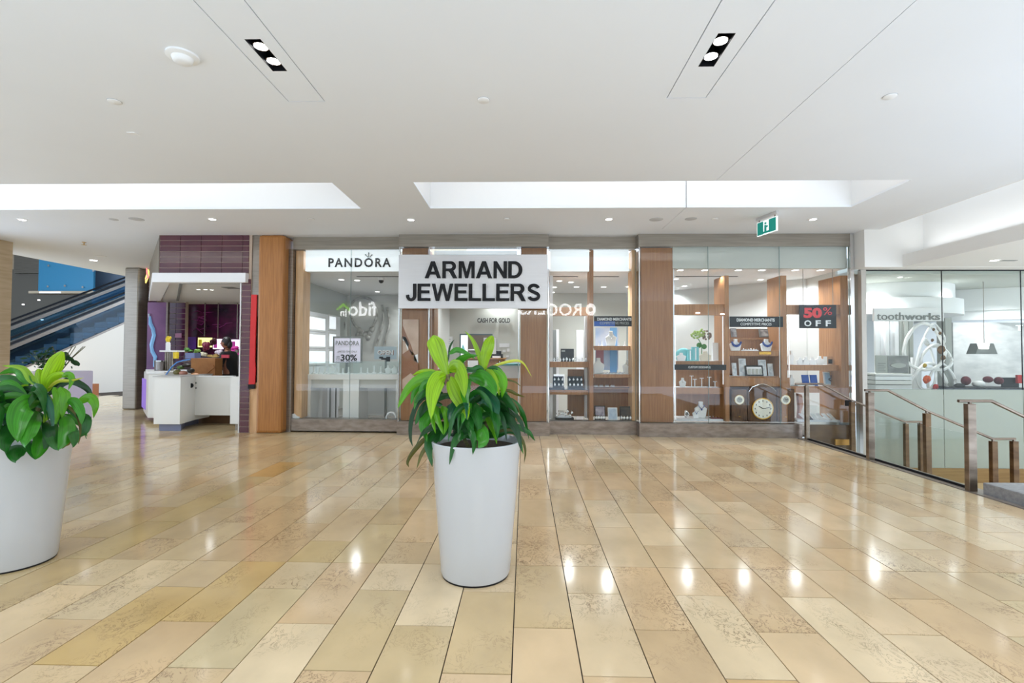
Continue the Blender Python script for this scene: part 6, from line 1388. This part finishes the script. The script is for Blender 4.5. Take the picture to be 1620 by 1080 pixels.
rnd2 = random.Random(9)
LY = 3.30; lcx = X(22, LY, 885)
dr2 = planter(lcx, LY, 'glossy white tapered pot cut by the left edge of the picture', 'leafy green dracaena in the left white pot')
cA, cB = at(70, 625, LY), at(20, 640, LY)
for c_, bx in ((cA, .04), (cB, -.04)): MB().tube([(lcx+bx, LY, .82), tuple(c_)], .014, 8).build('stem', stemm, dr2, smooth=True)
CL2 = [
 ([(70, 622), (76, 600), (88, 575), (99, 556)], 20, 'b', 0, 1), ([(70, 624), (66, 606), (64, 595), (61, 583)], 13, 'b', 0, 1), ([(72, 622), (82, 600), (96, 592), (104, 594)], 12, 'b', 0, 0),
 ([(76, 614), (92, 603), (112, 602), (133, 597)], 5, 'y', 0, 0), ([(98, 596), (108, 592), (114, 600), (108, 617)], 9, 'm', 0, 0), ([(68, 612), (50, 600), (34, 582), (3, 578)], 10, 'b', 0, 0),
 ([(44, 608), (38, 596), (22, 586), (-4, 592)], 14, 'g', 0, 0), ([(40, 610), (20, 600), (0, 598), (-14, 606)], 12, 'd', 0, 0), ([(66, 612), (58, 606), (50, 600), (46, 593)], 5, 'g', 0, 0),
 ([(45, 609), (32, 616), (28, 628), (34, 642)], 9, 'b', -.05, 0), ([(34, 614), (18, 620), (4, 626), (-10, 640)], 9, 'b', -.05, 0), ([(30, 625), (16, 626), (2, 634), (-8, 648)], 8, 'm', -.05, 0), ([(62, 612), (54, 624), (48, 632), (44, 644)], 9, 'g', 0, 0),
 ([(66, 634), (40, 640), (28, 668), (28, 700)], 26, 'g', -.37, 0), ([(60, 650), (48, 668), (42, 688), (40, 708)], 22, 'g', -.37, 0), ([(72, 622), (80, 640), (76, 655), (68, 670)], 11, 'b', -.1, 0),
 ([(86, 612), (94, 628), (90, 652), (83, 682)], 14, 'm', -.1, 0), ([(94, 612), (103, 624), (100, 645), (98, 662)], 13, 'm', -.05, 0), ([(104, 630), (118, 636), (128, 652), (129, 672)], 13, 'g', -.05, 0), ([(120, 652), (136, 662), (136, 680), (127, 692)], 12, 'd', -.05, 0),
 ([(100, 656), (106, 672), (102, 695), (92, 712)], 17, 'g', -.37, 0), ([(84, 662), (82, 682), (86, 700), (93, 712)], 16, 'd', -.37, 0), ([(110, 664), (115, 680), (118, 695), (115, 708)], 12, 'd', -.37, 0),
 ([(20, 668), (14, 685), (8, 700), (10, 717)], 18, 'd', -.37, 0), ([(30, 690), (26, 705), (24, 718), (25, 731)], 22, 'd', -.37, 0), ([(62, 672), (66, 692), (62, 712), (56, 726)], 19, 'g', -.37, 0), ([(72, 660), (76, 680), (76, 698), (70, 711)], 14, 'k', -.37, 0),
 ([(52, 688), (48, 702), (52, 714), (56, 726)], 15, 'd', -.37, 0), ([(118, 640), (140, 628), (151, 640), (148, 662)], 13, 'm', 0, 0), ([(20, 645), (4, 650), (-6, 662), (-14, 672)], 20, 'g', -.1, 0), ([(24, 660), (6, 664), (-6, 676), (-16, 682)], 20, 'd', -.12, 0),
 ([(96, 640), (108, 648), (122, 660), (124, 668)], 5, 'd', 0, 0), ([(104, 640), (122, 655), (128, 676), (124, 703)], 6, 'o', 0, 0), ([(112, 695), (108, 702), (103, 705), (98, 710)], 4, 'o', 0, 0)]
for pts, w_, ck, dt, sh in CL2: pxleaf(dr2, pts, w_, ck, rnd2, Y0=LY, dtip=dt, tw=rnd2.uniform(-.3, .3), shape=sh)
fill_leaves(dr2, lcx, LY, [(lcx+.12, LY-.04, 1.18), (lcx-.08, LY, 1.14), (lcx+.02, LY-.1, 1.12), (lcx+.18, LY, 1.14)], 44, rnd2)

# dark leafy shrub standing in the far box planter
sh_ = thing('shrub', 'dark green leafy shrub growing in the pale box planter', 'plant', ((xb0+xb1)/2, 10.0, 1.05))
r3 = random.Random(4)
for i in range(7):
    a = r3.uniform(0, 2*PI); MB().tube([((xb0+xb1)/2, 10, 1.0), ((xb0+xb1)/2+.2*math.cos(a), 10+.15*math.sin(a), 1.3), ((xb0+xb1)/2+.45*math.cos(a), 10+.3*math.sin(a), 1.55)], .008, 5).build('branch', stemm, sh_)
lmb = []
for i in range(150):
    u, v = r3.gauss(72, 14), r3.gauss(572, 9)
    if v > 592: continue
    c = at(u, v, 10+r3.uniform(-.3, .3)); a, b = r3.uniform(0, 2*PI), r3.uniform(-.5, .7); L = r3.uniform(.09, .15)
    d = Vector((math.cos(a)*math.cos(b), math.sin(a)*math.cos(b), math.sin(b))); s_ = d.cross(Vector((.2, .9, .3))).normalized()*L*.22; n_ = d.cross(s_).normalized()*.012
    mb = MB(); mb.v = [tuple(c), tuple(c+d*L*.5+s_), tuple(c+d*L), tuple(c+d*L*.5-s_), tuple(c+d*L*.5-n_)]; mb.f = [(0, 1, 4), (1, 2, 4), (2, 3, 4), (3, 0, 4)]
    o = mb.build('leaf', LM, sh_); o.color = (*srgb(*(r3.choice([(30, 70, 36), (44, 88, 44), (24, 54, 30), (60, 98, 60)]))), 1)
for pts in ([(92, 568), (104, 566), (112, 568), (118, 571)], [(112, 570), (118, 573), (123, 576), (125, 579)], [(98, 562), (103, 560), (106, 562), (110, 564)]):
    leaf([at(u, v, 9.9) for u, v in pts], .10, 'k', sh_, r3)

# ------------------------------------------------------------------ labels of look-alikes: their place in the row, counted in the picture
def px_of(o):
    M = None
    pts = []
    for c in ([o] if o.type == 'MESH' else list(o.children)):
        if c.type == 'MESH' and len(c.data.vertices):
            base = Vector(c.location) if c.parent is None else Vector(c.location)+(Vector(c.parent.location)+c.matrix_parent_inverse.translation)
            v = c.data.vertices[0].co; pts.append(base+Vector(v))
    p = sum(pts, Vector())/len(pts)-Vector((0, 0, CH)); return 810+CF*p.dot(_R)/p.dot(_F), 540-CF*p.dot(_U)/p.dot(_F)
same = {}
for o in list(col.objects):
    if o.parent is None and 'label' in o and 'group' in o: same.setdefault(o['label'], []).append(o)
for lab, obs in same.items():
    if len(obs) < 2: continue
    if 'downlight in the ceiling of the shops' in lab:
        bays = {}
        for o in obs:
            u, v = px_of(o); b = 'charm shop' if u < 660 else ('watch window' if u < 1040 else 'diamond display')
            bays.setdefault(b, []).append((u, v, o))
        for b, l in bays.items():
            l.sort(key=lambda q: q[0])
            for i, q in enumerate(l): q[2]['label'] = '%s round shop downlight from the left above the %s' % (ORD[min(i, 13)], b)
        continue
    l = sorted([(px_of(o)[0], o) for o in obs], key=lambda q: q[0])
    for i, (_, o) in enumerate(l): o['label'] = lab+', %s from the left' % ORD[min(i, 13)]
